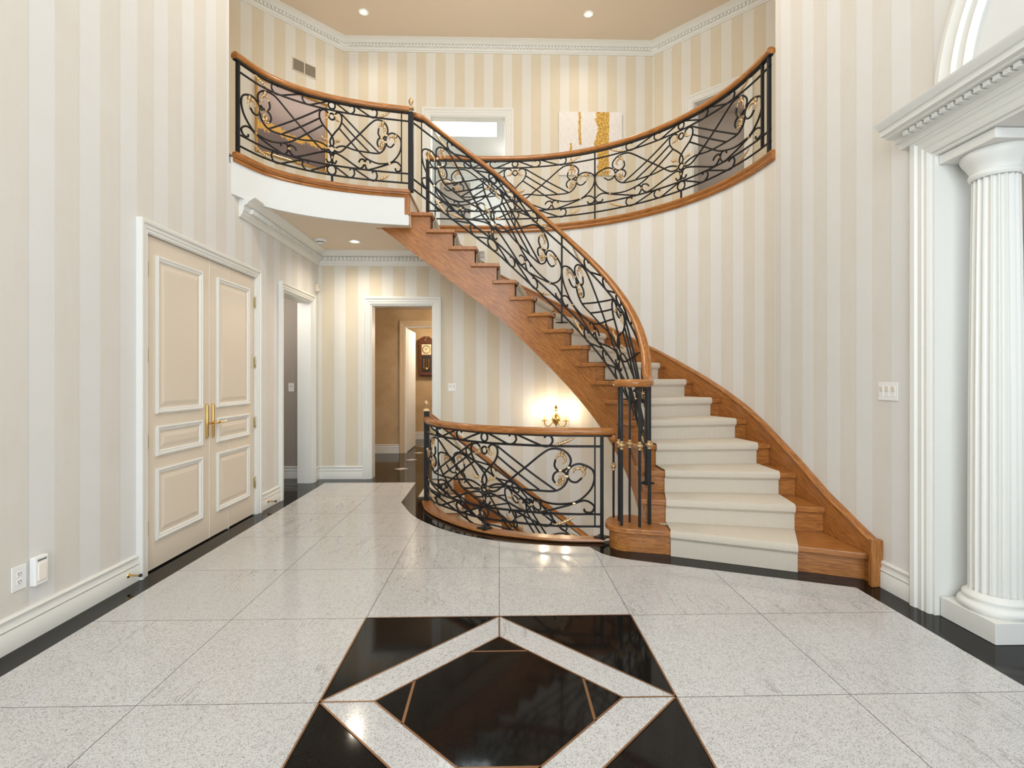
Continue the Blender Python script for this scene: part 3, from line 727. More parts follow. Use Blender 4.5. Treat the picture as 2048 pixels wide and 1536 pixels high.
class Rail:
    def __init__(s, root, path, zb, H): s.root = root; s.path = path; s.zb = zb; s.H = H
    def at(s, d, v): p = s.path.pos(d); return V((p.x, p.y, s.zb(d)+v*s.H))
    def bar(s, a, e, v, r=.0105, name='horizontal_bar'):
        n = max(6, int(abs(e-a)/.05)); MB().tube([s.at(a+(e-a)*i/n, v) for i in range(n+1)], r, 6).build(name, IR, s.root)
    def post(s, d, v0, v1, w=.02, name='post', plate=False):
        p = s.path.pos(d); z0 = s.zb(d)+v0*s.H; z1 = s.zb(d)+v1*s.H
        b = MB().box(p.x-w/2, p.x+w/2, p.y-w/2, p.y+w/2, z0, z1); o = b.build(name, IR, s.root, 0)
        if plate:
            q_ = MB(); q_.prism([(p.x+.055*math.cos(a)*(1+.25*math.cos(4*a)), p.y+.055*math.sin(a)*(1+.25*math.cos(4*a))) for a in [i*math.pi/12 for i in range(24)]], z0, z0+.010); q_.build('foot_plate', IR, o, 0)
        return o
    def handrail(s, a, e, dz=0, extra=None, pre=None):
        n = max(8, int((e-a)/.04)); pts = [s.at(a+(e-a)*i/n, 1)+V((0, 0, .012+dz)) for i in range(n+1)]
        pts = (pre or [])+pts+(extra or [])
        hr_ = MB().sweep(pts, [(a*1.2, b*1.08) for a, b in RAILP]).build('handrail', M['oak_rail'], s.root, 50)
        MB().sweep(pts[:len(pts)-(len(extra)-1 if extra and len(extra) > 4 else 0)], [(-.020, -.024), (-.020, -.011), (.020, -.011), (.020, -.024)]).build('rail_bar', IR, hr_, 0)
    def panel(s, c, hl, hr):
        X = lambda u, v: s.at(c+(u*hr if u > 0 else u*hl), v)
        for sg in (1, -1):
            for st in HALF: MB().tube([X(sg*u, v) for u, v in cr(st, 6 if len(st) > 3 else 4)], .0094, 6).build('scroll', IR, s.root, 60)
            for st in GOLD:
                pts = [X(sg*u, v) for u, v in cr(st, 10)]; n = len(pts)
                MB().tube(pts, [.003+.0105*max(0, math.sin(math.pi*min(1, i/(n-1)*.95+.05)))**.8*(.55+.75*abs(math.sin(i*.9))) for i in range(n)], 6, flat=.8).build('leaf', GO, s.root, 60)
            for u, v in BLOB:
                p = X(sg*u, v); q_ = X(sg*u+.012, v+.05); MB().tube([p, p.lerp(q_, .3), p.lerp(q_, .6), p.lerp(q_, .8), q_], [.008, .021, .017, .022, .003], 6).build('leaf', GO, s.root, 60)
            for u, v in COLL:
                p = X(sg*u, v); q_ = (X(sg*u+.009, v)-p).normalized()*.011; MB().tube([p-q_, p+q_], .0145, 8).build('collar', GO, s.root, 0)
        for (u, v), r in RINGS+[((0, (V1+V2)/2), (V1-V2)/2*.95)]:
            ru = r*s.H/max(hl, hr)
            pts = [X(ru*math.cos(a), v+r*math.sin(a)) for a in [i*math.pi/12 for i in range(25)]]
            MB().tube(pts, .0094, 6, cap=False).build('ring', IR, s.root, 60)
        MB().tube([X(0, uvp(655, 930)[1]), X(0, V1)], .0095, 6).build('scroll', IR, s.root, 0)
        p = X(0, uvp(655, 985)[1]); MB().tube([p-V((0, 0, .012)), p+V((0, 0, .012))], .013, 8).build('collar', GO, s.root, 0)
def finial(parent, x, y, z, ball=True):
    b = MB(); b.box(x-.03, x+.03, y-.03, y+.03, z, z+.022)
    if ball: b.lathe([(.026, .022), (.018, .032), (.010, .038), (.016, .046), (.012, .052), (.022, .060), (.030, .075), (.031, .088), (.026, .102), (.014, .112), (0, .116)], (x, y, z), 16)
    else: b.lathe([(.022, .022), (.014, .034), (.009, .046), (.015, .052), (.017, .060), (.026, .075), (.027, .092), (.020, .108), (.008, .120), (.006, .132), (0, .136)], (x, y, z), 16)
    b.build('finial', GO, parent)
# --- left gallery
PLp = Path(cr([(-2.448, 4.755), (-2.30, 5.09), (-2.06, 5.325), (-1.76, 5.49), (-1.4, 5.61), (-.985, 5.70)], 10))
A_ = V((-.985, 5.735, Z2))
g1 = thing('balustrade', 'left gallery iron balustrade with gold leaf scrolls, above the white curved fascia', 'balustrade', (-1.7, 5.5, Z2), 'scrolled iron balustrades')
R1 = Rail(g1, PLp, lambda s: Z2, .878)
R1.handrail(0.01, PLp.L-.02, 0)
c1 = PLp.near(-1.78, 5.48)
for v in (V2, V1, VT): R1.bar(.03, PLp.L-.03, v)
R1.post(.05, 0, .99, .03); R1.post(c1, 0, V2, .02, plate=False); R1.post(PLp.L-.10, V2, 1, .012, 'thin_bar')
R1.panel(c1, c1-.085, PLp.L-.10-c1)
np_ = MB().box(A_.x-.028, A_.x+.028, A_.y-.05, A_.y+.006, Z2, Z2+.89).build('newel_post', IR, g1, 0, bevel=.003)
finial(np_, A_.x+.0, A_.y-.02, Z2+.925, False)
MB(grain=(1, 0, 0)).sweep([(x, y+.02, Z2-.05) for x, y in EDGE], [(-.035, .0), (-.035, .012), (-.05, .02), (-.05, .05), (.16, .05), (.16, 0)]).build('base_rail', M['oak_rail'], g1, 30)
MB().sweep([(x, y+.02, Z2-.085) for x, y in EDGE], [(-.022, .0), (-.030, .012), (-.022, .035), (.0, .035), (.0, 0)]).build('base_moulding', M['oak'], g1, 30)
# --- right gallery
PRp = Path([(-.97+i*.08, YB-.02) for i in range(12)]+[ell(math.radians(90-t), .025) for t in range(0, 91, 2)])
g2 = thing('balustrade', 'long right gallery iron balustrade curving along the striped wall, two scrolled panels', 'balustrade', (1.7, 6.2, Z2), 'scrolled iron balustrades')
R2 = Rail(g2, PRp, lambda s: Z2, .885)
R2.handrail(0.0, PRp.L-.02)
sd = PRp.near(1.245, 6.62); sq_ = PRp.L-.17
for v in (V2, V1, VT): R2.bar(.02, PRp.L-.03, v)
R2.post(0, 0, 1.0, .045, 'newel_post'); finial(g2.children[-1], -.97, YB-.02, Z2+.885)
R2.post(sd, 0, 1, .018); R2.post(PRp.L-.06, 0, 1, .03); R2.post(sq_, V2, 1, .024)
c2 = .10+(sd-.10)/2; R2.panel(c2, c2-.10, sd-c2); R2.post(.10, V2, 1, .012, 'thin_bar'); R2.post(c2, 0, V2, .018)
c3 = (sd+sq_)/2; R2.panel(c3, c3-sd, sq_-c3); R2.post(c3, 0, V2, .018)
ed = [(-1.0+i*.1, YB) for i in range(11)]+[ell(math.radians(90-t)) for t in range(2, 91, 2)]
MB().sweep([(x, y, Z2-.05) for x, y in ed], [(-.10, 0), (-.10, .05), (.035, .05), (.043, .03), (.035, .012), (.028, 0)][::-1]).build('base_rail', M['oak_rail'], g2, 30) if False else \
MB().sweep([(x, y, Z2-.05) for x, y in ed], [(.10, 0), (.10, .05), (-.038, .05), (-.046, .03), (-.038, .012), (-.028, 0)]).build('base_rail', M['oak_rail'], g2, 30)
MB().sweep([(x, y, Z2-.09) for x, y in ed], [(-.001, 0), (-.001, .04), (-.028, .04), (-.034, .02), (-.02, .0)]).build('base_moulding', M['oak'], g2, 30)
# --- stair balustrade
PSp = Path([(-.985+i*.06, CY+1.275) for i in range(17)]+[(1.275*math.cos(math.radians(t)), CY+1.275*math.sin(math.radians(t))) for t in range(89, -17, -2)])
g3 = thing('balustrade', 'stair balustrade of scrolled iron under a steep curving oak handrail', 'balustrade', (.7, 5.6, 1.9), 'scrolled iron balustrades')
zs = lambda s: knin(PSp.pos(s))*RIS
R3 = Rail(g3, PSp, zs, .965)
ex = [V((1.221, 4.19, 1.385)), V((1.213, 4.13, 1.338)), V((1.198, 4.065, 1.312)), V((1.168, 4.005, 1.305)), V((1.115, 3.970, 1.305)), V((1.06, 3.965, 1.305)), V((.995, 4.0, 1.305)), V((.96, 4.06, 1.305)), V((.965, 4.13, 1.305)), V((1.0, 4.18, 1.305)), V((1.06, 4.20, 1.305)), V((1.11, 4.17, 1.305)), V((1.12, 4.12, 1.305))]
R3.handrail(.12, PSp.L-.03, 0, [V(p) for p in cr([tuple(v) for v in ex], 4)], [V((-.97, 5.80, Z2+.885)), V((-.93, CY+1.275, Z2+.885))])
sdv = PSp.near(.69, 5.63); send = PSp.L-.03
for v in (V2, V1, VT): R3.bar(0.0, send, v)
R3.post(sdv, .0, 1, .02, plate=True); p2 = R3.post(send, 0, 1.0, .026, plate=True)
R3.post(.10, V2, 1, .012, 'thin_bar')
m1 = (.10+sdv)/2; R3.panel(m1, m1-.10, sdv-m1); m2 = (sdv+send)/2; R3.panel(m2, m2-sdv, send-m2)
for x, y, w_ in ((.983, 4.165, .017), (.972, 4.03, .02), (1.061, 4.125, .015), (1.104, 3.985, .019), (1.20, 4.055, .019), (1.215, 4.09, .019)):
    bl = MB().box(x-w_/2, x+w_/2, y-w_/2, y+w_/2, RIS, 1.298).build('baluster', IR, g3, 0)
    MB().lathe([(.010, -.034), (.016, -.032), (.016, -.022), (.012, -.018), (.027, -.008), (.030, 0), (.027, .008), (.012, .018), (.016, .022), (.016, .032), (.010, .034)], (x, y, .83), 14).build('collar', GO, bl)
# --- lower landing balustrade
PW = Path(LOW); g4 = thing('balustrade', 'low curved iron balustrade around the basement stairwell, standing on the granite floor', 'balustrade', (-.13, 4.53, 0), 'scrolled iron balustrades')
R4 = Rail(g4, PW, lambda s: .03, .855)
c4 = PW.near(-.13, 4.53); rt = PW.near(.80, 4.245)
R4.handrail(.0, PW.L, 0, [V((.93, 4.262, .897)), V((.955, 4.275, .895))])
for v in (V2, V1, VT): R4.bar(.02, PW.L-.01, v)
R4.panel(c4, c4-.09, rt-c4); R4.post(rt, V2, 1, .012, 'thin_bar'); R4.post(c4, 0, V2, .02, plate=True); R4.post(PW.L-.012, 0, 1, .026, plate=True)
nb = MB().box(-.793-.027, -.793+.027, 5.60-.027, 5.60+.027, .005, 1.005).build('newel_post', IR, g4, 0, bevel=.003); finial(nb, -.793, 5.60, 1.005)
bl = MB().box(.956, .972, 4.274, 4.29, RIS, .83).build('baluster', IR, g4, 0)
MB().lathe([(.010, -.034), (.015, -.032), (.015, -.022), (.012, -.018), (.022, -.008), (.024, 0), (.022, .008), (.012, .018), (.015, .022), (.015, .032), (.010, .034)], (.964, 4.282, .62), 14).build('collar', GO, bl)
MB().ball((.966, 4.276, .862), .045, 18).build('rail_knob', M['oak_rail'], g4)
MB().sweep([(x, y, 0) for x, y in LOW], [(-.045, .002), (-.055, .012), (-.05, .030), (.05, .030), (.05, .002)]).build('base_rail', M['oak_rail'], g4, 30)
# ------------------------------------------------------------------ basement stair
bs = thing('basement_staircase', 'oak basement staircase going down behind the low curved balustrade', 'staircase', (.2, 6.3, -1))
for k in range(1, 12):
    x = -.745+(k-1)*.245; z = -RIS*(k-1)
    if k > 1: MB(grain=(0, 1, 0)).box(x-.25, x+.03, 5.70, YB-.03, z-.034, z).build('tread', M['oak'], bs, 0, bevel=.006)
    MB(grain=(0, 1, 0)).box(x-.02, x, 5.72, YB-.03, z-RIS, z-.034).build('riser', M['oak'], bs, 0)
def slope_board(y0, y1, dz0, dz1, name, m, root, x0=-.79, x1=1.9):
    b = MB(grain=(.79, 0, -.61)); zz = lambda x: -(x+.745)/.245*RIS
    P = [(x0, zz(x0)+dz0), (x1, zz(x1)+dz0), (x1, zz(x1)+dz1), (x0, min(.0, zz(x0)+dz1))]
    b.face([(x, y0, z) for x, z in P]); b.face([(x, y1, z) for x, z in reversed(P)])
    for (xa, za), (xb, zb_) in zip(P, P[1:]+P[:1]): b.face([(xa, y0, za), (xa, y1, za), (xb, y1, zb_), (xb, y0, zb_)])
    return b.build(name, m, root, 0)
slope_board(YB-.035, YB-.001, -.3, .16, 'wall_stringer', M['oak'], bs, x0=-.62); slope_board(5.685, 5.72, -.45, -.02, 'inner_stringer', M['oak'], bs)
b = MB(); rows = []; vs2 = []; acc = 0
for k in range(1, 12):
    x = -.745+(k-1)*.245; z = -RIS*(k-1)
    for dx, dz in ((.03+.010, -.034), (.03+.012, -.01), (.03, .010), (-.02, .011)) if False else ((-.18, .011), (.028, .011), (.042, -.004), (.042, -.03), (.022, -.036), (.012, -.05), (.012, -RIS+.012)):
        rows.append([(x+dx, 5.86, z+dz), (x+dx, 6.3, z+dz), (x+dx, 6.78, z+dz)]); vs2.append(acc); acc += .05
b.grid(rows, uvs=lambda i, j: (j*.45, vs2[min(i, len(vs2)-1)])); o = b.build('carpet_runner', M['carpet'], None, 30); mo = o.modifiers.new('thickness', 'SOLIDIFY'); mo.thickness = .008; mo.offset = -1; es = o.modifiers.new('edge_split', 'EDGE_SPLIT'); es.split_angle = .6
tag(o, 'cream woven carpet runner on the steps down to the basement', 'carpet')
PB = Path([(-.77+i*.1, 5.69) for i in range(25)])
g5 = thing('balustrade', 'sloping iron balustrade with oak handrail descending the basement stair', 'balustrade', (0, 5.69, -.5), 'scrolled iron balustrades')
R5 = Rail(g5, PB, lambda s: -(s-.03)/.245*RIS-.0, .90)
for v in (V2, V1, VT): R5.bar(0, PB.L, v)
R5.handrail(.0, PB.L); R5.panel(.95, .86, .9); R5.post(1.86, 0, 1, .02); R5.post(.09, V2, 1, .012, 'thin_bar')
b = MB(); b.box(-1.2, 2.9, 4.0, YB+.3, -3.1, -3.0); struct(b.build('floor_basement', M['hallcarpet'], smooth=0))
b = MB(); b.box(-.80, 2.6, 4.1, 4.2, -3.0, -.02); struct(b.build('wall_basement', M['white'], smooth=0))
b = MB(); b.box(-.95, -.80, 4.1, YB, -3.0, -.02); struct(b.build('wall_basement', M['white'], smooth=0))
# ------------------------------------------------------------------ fluted column
cx, cy = 2.690, 2.697
col = thing('column', 'white fluted column on a square plinth beside the dining room opening', 'column', (cx, cy, 0))
MB().box(cx-.163, cx+.163, cy-.163, cy+.163, .001, .112).build('plinth', M['trim'], col, 0, bevel=.003)
MB().lathe([(.115, .112), (.150, .112), (.160, .122), (.163, .135), (.158, .150), (.146, .158), (.140, .160), (.138, .170), (.142, .178), (.140, .188), (.130, .196), (.124, .20), (.112, .21)], (cx, cy, 0), 48).build('base', M['trim'], col)
b = MB(); rows = []; NF = 20; SEG = 8
for z, r in ((.205, .116), (.6, .1155), (1.3, .113), (2.0, .106), (2.45, .099)):
    ring = []
    for i in range(NF):
        for j in range(SEG):
            a = (i+j/SEG)*2*math.pi/NF; t = j/SEG; f = max(0, math.sin(math.pi*min(1, t/.8))) if t < .8 else 0
            rr = r-.0115*f**.7; ring.append((cx+rr*math.cos(a), cy+rr*math.sin(a), z))
    rows.append(ring)
b.grid(rows, closed_v=True); b.build('shaft', M['trim'], col, 35)
zt = OP[2]-.02
MB().lathe([(.099, 2.44), (.106, 2.44), (.112, 2.448), (.116, 2.46), (.114, 2.47), (.108, 2.475), (.112, 2.49), (.125, 2.515), (.142, 2.54), (.150, 2.56), (.150, 2.575), (.143, 2.585), (.10, 2.586)], (cx, cy, 0), 48).build('capital', M['trim'], col)
MB().box(cx-.168, cx+.168, cy-.168, cy+.168, 2.586, zt-.001).build('abacus', M['trim'], col, 0, bevel=.004)
# ------------------------------------------------------------------ rooms beyond
def roombox(name, x0, x1, y0, y1, z0, z1, m, sides='lrbc'):
    if 'l' in sides: struct(MB().box(x0-.1, x0, y0, y1, z0, z1).build('wall_left_'+name, m, smooth=0))
    if 'r' in sides: struct(MB().box(x1, x1+.1, y0, y1, z0, z1).build('wall_right_'+name, m, smooth=0))
    if 'b' in sides: struct(MB().box(x0-.1, x1+.1, y1, y1+.1, z0, z1).build('wall_back_'+name, m, smooth=0))
    if 'f' in sides: struct(MB().box(x0-.1, x1+.1, y0-.1, y0, z0, z1).build('wall_front_'+name, m, smooth=0))
    if 'c' in sides: struct(MB().box(x0-.1, x1+.1, y0-.0, y1+.1, z1, z1+.1).build('ceiling_'+name, M['white'] if name != 'hall' else M['tan'], smooth=0))
# hall behind the back doorway
roombox('hall', -2.7, 1.3, YB+.16, 11.5, 0, 2.62, M['hall'], 'lrbc')
wallbox('wall_hall', M['hall'], (-2.7, 9.35), (1.3, 9.35), 0, 2.62, [(.985, 1.95, 0, 2.31)], .14, 1)
d7 = sroot('door_7', (-1.715, 9.35, 0)); casing('door_casing', (((-1.715, 9.35, 0), (-1.715, 9.35, 2.31), (-.75, 9.35, 2.31), (-.75, 9.35, 0)), (0, -1, 0)), .10, .03, d7, M['trim_warm_shade']); jamb('door_jamb', (-1.715, 9.35), (-.75, 9.35), (0, -1), .145, 2.31, d7)
base_left('baseboard_hall', [(-2.7, 9.35, 0), (-1.82, 9.35, 0)], .16); base_left('baseboard_hall', [(-2.7, 11.5, 0), (1.3, 11.5, 0)], .16)
d8 = MB(); d8.box(-1.742, -1.692, 9.52, 10.36, .01, 2.28); o = d8.build('door_8', M['white'], smooth=0); struct(o)
point('hall_lamp', (-.3, 8.3, 2.45), 44, (1, .85, .68), .1); point('far_hall_lamp', (-.9, 10.4, 2.4), 50, WARM, .1)
# closet room behind the left doorway
roombox('closet', -3.7, XL-.16, 5.3, 7.02, 0, 2.62, M['greige'], 'lbc')
base_left('baseboard_closet', [(-3.7, 7.02, 0), (XL-.17, 7.02, 0)], .165)
struct(MB().box(-3.7, XL-.16, 5.2, 5.3, 0, 2.62).build('wall_front_closet', M['greige'], smooth=0)); struct(MB().box(-3.8, -3.1, 5.3, 7.3, -.06, -.001).build('floor_closet', M['black'], smooth=0))
point('closet_lamp', (-3.0, 6.1, 2.4), 13, (1, .95, .88), .1)
# room behind the upper doorway
roombox('upper', -2.6, 1.2, YU+.16, 11.4, Z2, 5.98, M['white'], 'lrb')
wallbox('ceiling_upper', M['white'], (0, 0), (0, 0), 0, 0, (), .1) if False else None
for nm, bxs in (('ceiling_upper', ((-2.7, 1.3, YU+.16, 8.95), (-2.7, 1.3, 9.75, 11.5), (-2.7, -1.2, 8.95, 9.75), (-.05, 1.3, 8.95, 9.75))),):
    b = MB()
    for x0, x1, y0, y1 in bxs: b.box(x0, x1, y0, y1, 5.98, 6.05)
    struct(b.build(nm, M['white'], smooth=0))
sk = sroot('window_2', (-.6, 9.35, 6.05)); b = MB()
for x0, x1, y0, y1 in ((-1.22, -1.2, 8.95, 9.75), (-.05, -.03, 8.95, 9.75), (-1.2, -.05, 8.93, 8.95), (-1.2, -.05, 9.75, 9.77)): b.box(x0, x1, y0, y1, 6.05, 6.5)
b.build('skylight_shaft', M['white'], sk, 0); MB().box(-1.22, -.03, 8.93, 9.77, 6.5, 6.52).build('skylight_pane', M['sky'], sk, 0)
struct(MB().box(-2.7, 1.3, YU, 11.5, Z2-.05, Z2-.006).build('floor_upper_room', M['hallcarpet'], smooth=0))
crown('trim_7', [(-2.6, 11.4, 5.86), (1.2, 11.4, 5.86)], cp(.12, .1), None)
d9 = sroot('door_9', (-1.3, 11.4, Z2)); casing('door_casing', (((-1.32, 11.4, Z2), (-1.32, 11.4, 5.72), (-.64, 11.4, 5.72), (-.64, 11.4, Z2)), (0, -1, 0)), .09, .03, d9)
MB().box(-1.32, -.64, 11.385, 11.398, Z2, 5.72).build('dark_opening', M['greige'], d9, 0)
# room behind the right upper doorway
struct(MB().box(2.9, 5.6, 9.2, 9.3, Z2, 6.2).build('wall_back_bedroom', M['greige'], smooth=0)); struct(MB().box(5.2, 5.3, 6.0, 9.3, Z2, 6.2).build('wall_right_bedroom', M['greige'], smooth=0))
struct(MB().prism([(2.75, 8.62), (4.5, 6.87), (5.6, 6.87), (5.6, 9.3), (2.75, 9.3)], 6.2, 6.3).build('ceiling_bedroom', M['greige'], smooth=0)); struct(MB().prism([(2.62, 8.6), (4.4, 6.82), (5.6, 6.82), (5.6, 9.3), (2.62, 9.3)], Z2-.05, Z2-.007).build('floor_bedroom', M['hallcarpet'], smooth=0))
point('bedroom_lamp', (4.1, 8.3, 5.6), 10, (1, .9, .8), .15)
# dining room
point('dining_fill', (5.4, 3.6, 2.5), 26, (1, .9, .78), .12)  # added warm fill to brighten the dining room
M['plank'] = oak('dining_plank_wood', S(176, 96, 46), S(150, 76, 36), S(110, 54, 26), .2)
struct(MB(grain=(0, 1, 0)).box(2.87, 8.2, -2, 7.2, -.02, .001).build('floor_dining', M['plank'], smooth=0))
struct(MB().box(8.1, 8.2, -2, 7.2, 0, 3).build('wall_right_dining', M['tan'], smooth=0)); struct(MB().box(2.86, 8.2, 7.1, 7.2, 0, 3).build('wall_back_dining', M['tan'], smooth=0))
struct(MB().box(2.86, 8.2, -2.1, -2.0, 0, 3).build('wall_front_dining', M['tan'], smooth=0)); struct(MB().box(2.86, 8.2, -2, 7.2, 2.9, 3.0).build('ceiling_dining', M['white'], smooth=0))
M['rug'] = mat('grey_rug', S(170, 164, 160), .95, 0, .1); qn = NT(M['rug']); qn.color(qn.mix(qn.ramp(qn.noise(qn.pos(), 14, 4), .4, .6), S(186, 180, 175), S(140, 135, 132)))
tag(MB().prism([(4.05, 3.0), (7.5, 3.0), (7.5, 6.4), (4.05, 6.4)], .002, .012).build('area_rug', M['rug'], None, 0), 'grey area rug on the dining room floor behind the column', 'rug')
ch = thing('dining_chair', 'blush pink upholstered dining chair with slim brass legs behind the column', 'chair', (4.72, 4.35, .012))
M['blush'] = mat('blush_velvet', S(178, 146, 136), .85, 0, .2)
b = MB(); rows = []
for i in range(17):
    a = math.radians(100+160*i/16); rr = .29
    rows.append([(4.72+rr*math.cos(a)*s, 4.35+rr*math.sin(a)*s, z) for s, z in ((.90, .40), (1.0, .42), (1.06, .60), (1.08, .80-.05*abs(i-8)/8), (1.04, .84-.06*abs(i-8)/8), (.98, .80-.05*abs(i-8)/8), (.94, .60), (.88, .44))])
b.grid(rows, closed_v=True); b.f += [list(range(8)), [len(b.v)-1-k for k in range(8)]]; b.uv += [None, None]; b.build('backrest', M['blush'], ch, 50)
MB().lathe([(0, .37), (.24, .37), (.28, .40), (.28, .45), (.25, .475), (0, .48)], (4.72, 4.35, 0), 24).build('seat', M['blush'], ch)
for sx, sy in ((-1, -1), (-1, 1), (1, -1), (1, 1)): MB().tube([(4.72+sx*.16, 4.35+sy*.16, .38), (4.72+sx*.24, 4.35+sy*.22, .017)], [.014, .009], 8).build('leg', M['brass'], ch)
# ------------------------------------------------------------------ small things
# sconce on the curved back wall
tw = math.acos(.775/RA); sx_, sy_ = ell(tw); nrm = V((-math.cos(tw)*RB, -math.sin(tw)*RA, 0)).normalized(); tan_ = V((nrm.y, -nrm.x, 0))
if tan_.x < 0: tan_ = -tan_
scn = thing('wall_sconce', 'brass two-arm candle wall sconce glowing under the curved stair', 'wall lamp', (sx_, sy_, .80))
W_ = lambda t, n, z: V((sx_, sy_, 0))+tan_*t+nrm*n+V((0, 0, z))
b = MB(); b.lathe([(0, .70), (.010, .705), (.006, .725), (.014, .74), (.035, .76), (.045, .785), (.058, .80), (.060, .82), (.050, .845), (.030, .87), (.018, .90), (.016, .925), (.026, .935), (.022, .95), (.028, .965), (.014, .985), (.010, 1.0), (0, 1.008)], W_(0, .055, 0), 18); b.build('backplate', M['brass'], scn)
MB().tube([W_(0, 0, .81), W_(0, .06, .81)], .02, 10).build('wall_mount', M['brass'], scn)
for sg in (-1, 1):
    am = MB().tube(cr([W_(sg*.03, .07, .79), W_(sg*.06, .09, .75), W_(sg*.09, .11, .725), W_(sg*.125, .12, .735), W_(sg*.145, .12, .775), W_(sg*.145, .12, .80)], 5), .007, 8).build('arm', M['brass'], scn)
    c0 = W_(sg*.145, .12, 0)
    MB().lathe([(0, .795), (.045, .797), (.048, .803), (.03, .807), (.012, .81), (.012, .815), (0, .815)], c0, 16).build('drip_pan', M['brass'], am)
    MB().lathe([(0, .812), (.011, .812), (.011, .875), (.008, .885), (0, .886)], c0, 12).build('candle_sleeve', mat('candle_sleeve', S(236, 190, 120), .5), am)
    MB().lathe([(0, .884), (.012, .90), (.014, .915), (.009, .94), (0, .965)], c0, 12).build('bulb', M['bulb'], am)
    point('sconce_glow', c0+V((0, 0, .935))+nrm*.03, 4.0, (1, .78, .50), .03)
# wall clock in the far hall
ck = thing('wall_clock', 'carved dark wood pendulum wall clock in the far hall', 'clock', (-1.62, 11.5, 1.42))
M['walnut'] = oak('walnut_wood', S(116, 66, 40), S(96, 52, 30), S(66, 34, 20), .35)
x0, x1, yq = -1.795, -1.445, 11.498; xm = -1.62
b = MB(grain=(0, 0, 1)); b.box(x0+.02, x1-.02, yq-.11, yq, 1.46, 2.18); b.box(x0, x1, yq-.13, yq, 2.15, 2.20); b.box(x0, x1, yq-.13, yq, 1.44, 1.475); b.box(x0+.05, x1-.05, yq-.10, yq, 1.41, 1.44)
for xx in (x0+.025, x1-.025): b.lathe([(.0, 1.475), (.014, 1.48), (.018, 1.52), (.012, 1.60), (.014, 1.80), (.012, 2.0), (.018, 2.1), (.014, 2.15), (0, 2.15)], (xx, yq-.118, 0), 10)
b.build('case', M['walnut'], ck, 30)
for sg in (-1, 1):
    pts = [(xm+sg*.17, 2.20), (xm+sg*.17, 2.22), (xm+sg*.10, 2.26), (xm+sg*.05, 2.30), (xm+sg*.025, 2.30), (xm+sg*.03, 2.26), (xm+sg*.05, 2.22), (xm+sg*.05, 2.20)]
    b = MB(); b.face([(x, yq-.10, z) for x, z in pts]); b.face([(x, yq-.07, z) for x, z in reversed(pts)])
    for (xa, za), (xb, zb_) in zip(pts, pts[1:]+pts[:1]): b.face([(xa, yq-.10, za), (xb, yq-.10, zb_), (xb, yq-.07, zb_), (xa, yq-.07, za)])
    b.build('pediment', M['walnut'], ck, 0)
MB().lathe([(0, 2.20), (.010, 2.205), (.006, 2.24), (.014, 2.27), (.008, 2.30), (0, 2.315)], (xm, yq-.085, 0), 10).build('finial', M['walnut'], ck)
b = MB(); b.box(xm-.105, xm+.105, yq-.116, yq-.111, 1.89, 2.12); dl = b.build('dial', mat('cream_dial', S(232, 220, 184), .4), ck, 0)
MB().lathe([(.075, -.003), (.092, -.003), (.092, .003), (.075, .003), (.075, -.003)], (xm, yq-.119, 2.005), 28, 'y').build('chapter_ring', M['brass'], dl)
b = MB()
for i in range(12):
    a = i*math.pi/6; m_ = Matrix.Translation((xm+.083*math.sin(a), yq-.1235, 2.005+.083*math.cos(a))) @ Matrix.Rotation(a, 4, 'Y'); b.box(-.0025, .0025, -.001, .001, -.008, .008, m_)
b.build('hour_mark', M['slot'], dl, 0)
for a, L in ((-.9, .045), (0.55, .065)):
    m_ = Matrix.Translation((xm, yq-.124, 2.005)) @ Matrix.Rotation(a, 4, 'Y'); MB().box(-.003, .003, -.001, .001, -.012, L, m_).build('hand', M['slot'], dl, 0)
b = MB(); b.box(xm-.10, xm+.10, yq-.114, yq-.111, 1.50, 1.86); b.build('glass_window', M['slot'], ck, 0)
for dx, z0 in ((-.055, 1.58), (0, 1.60), (.055, 1.58)): MB().tube([(xm+dx, yq-.122, z0), (xm+dx, yq-.122, 1.80)], .011 if dx else .004, 8).build('weight' if dx else 'pendulum_rod', M['brass'], ck)
MB().lathe([(0, -.006), (.03, -.005), (.036, 0), (.03, .005), (0, .006)], (xm, yq-.126, 1.57), 18, 'y').build('pendulum_bob', M['brass'], ck)
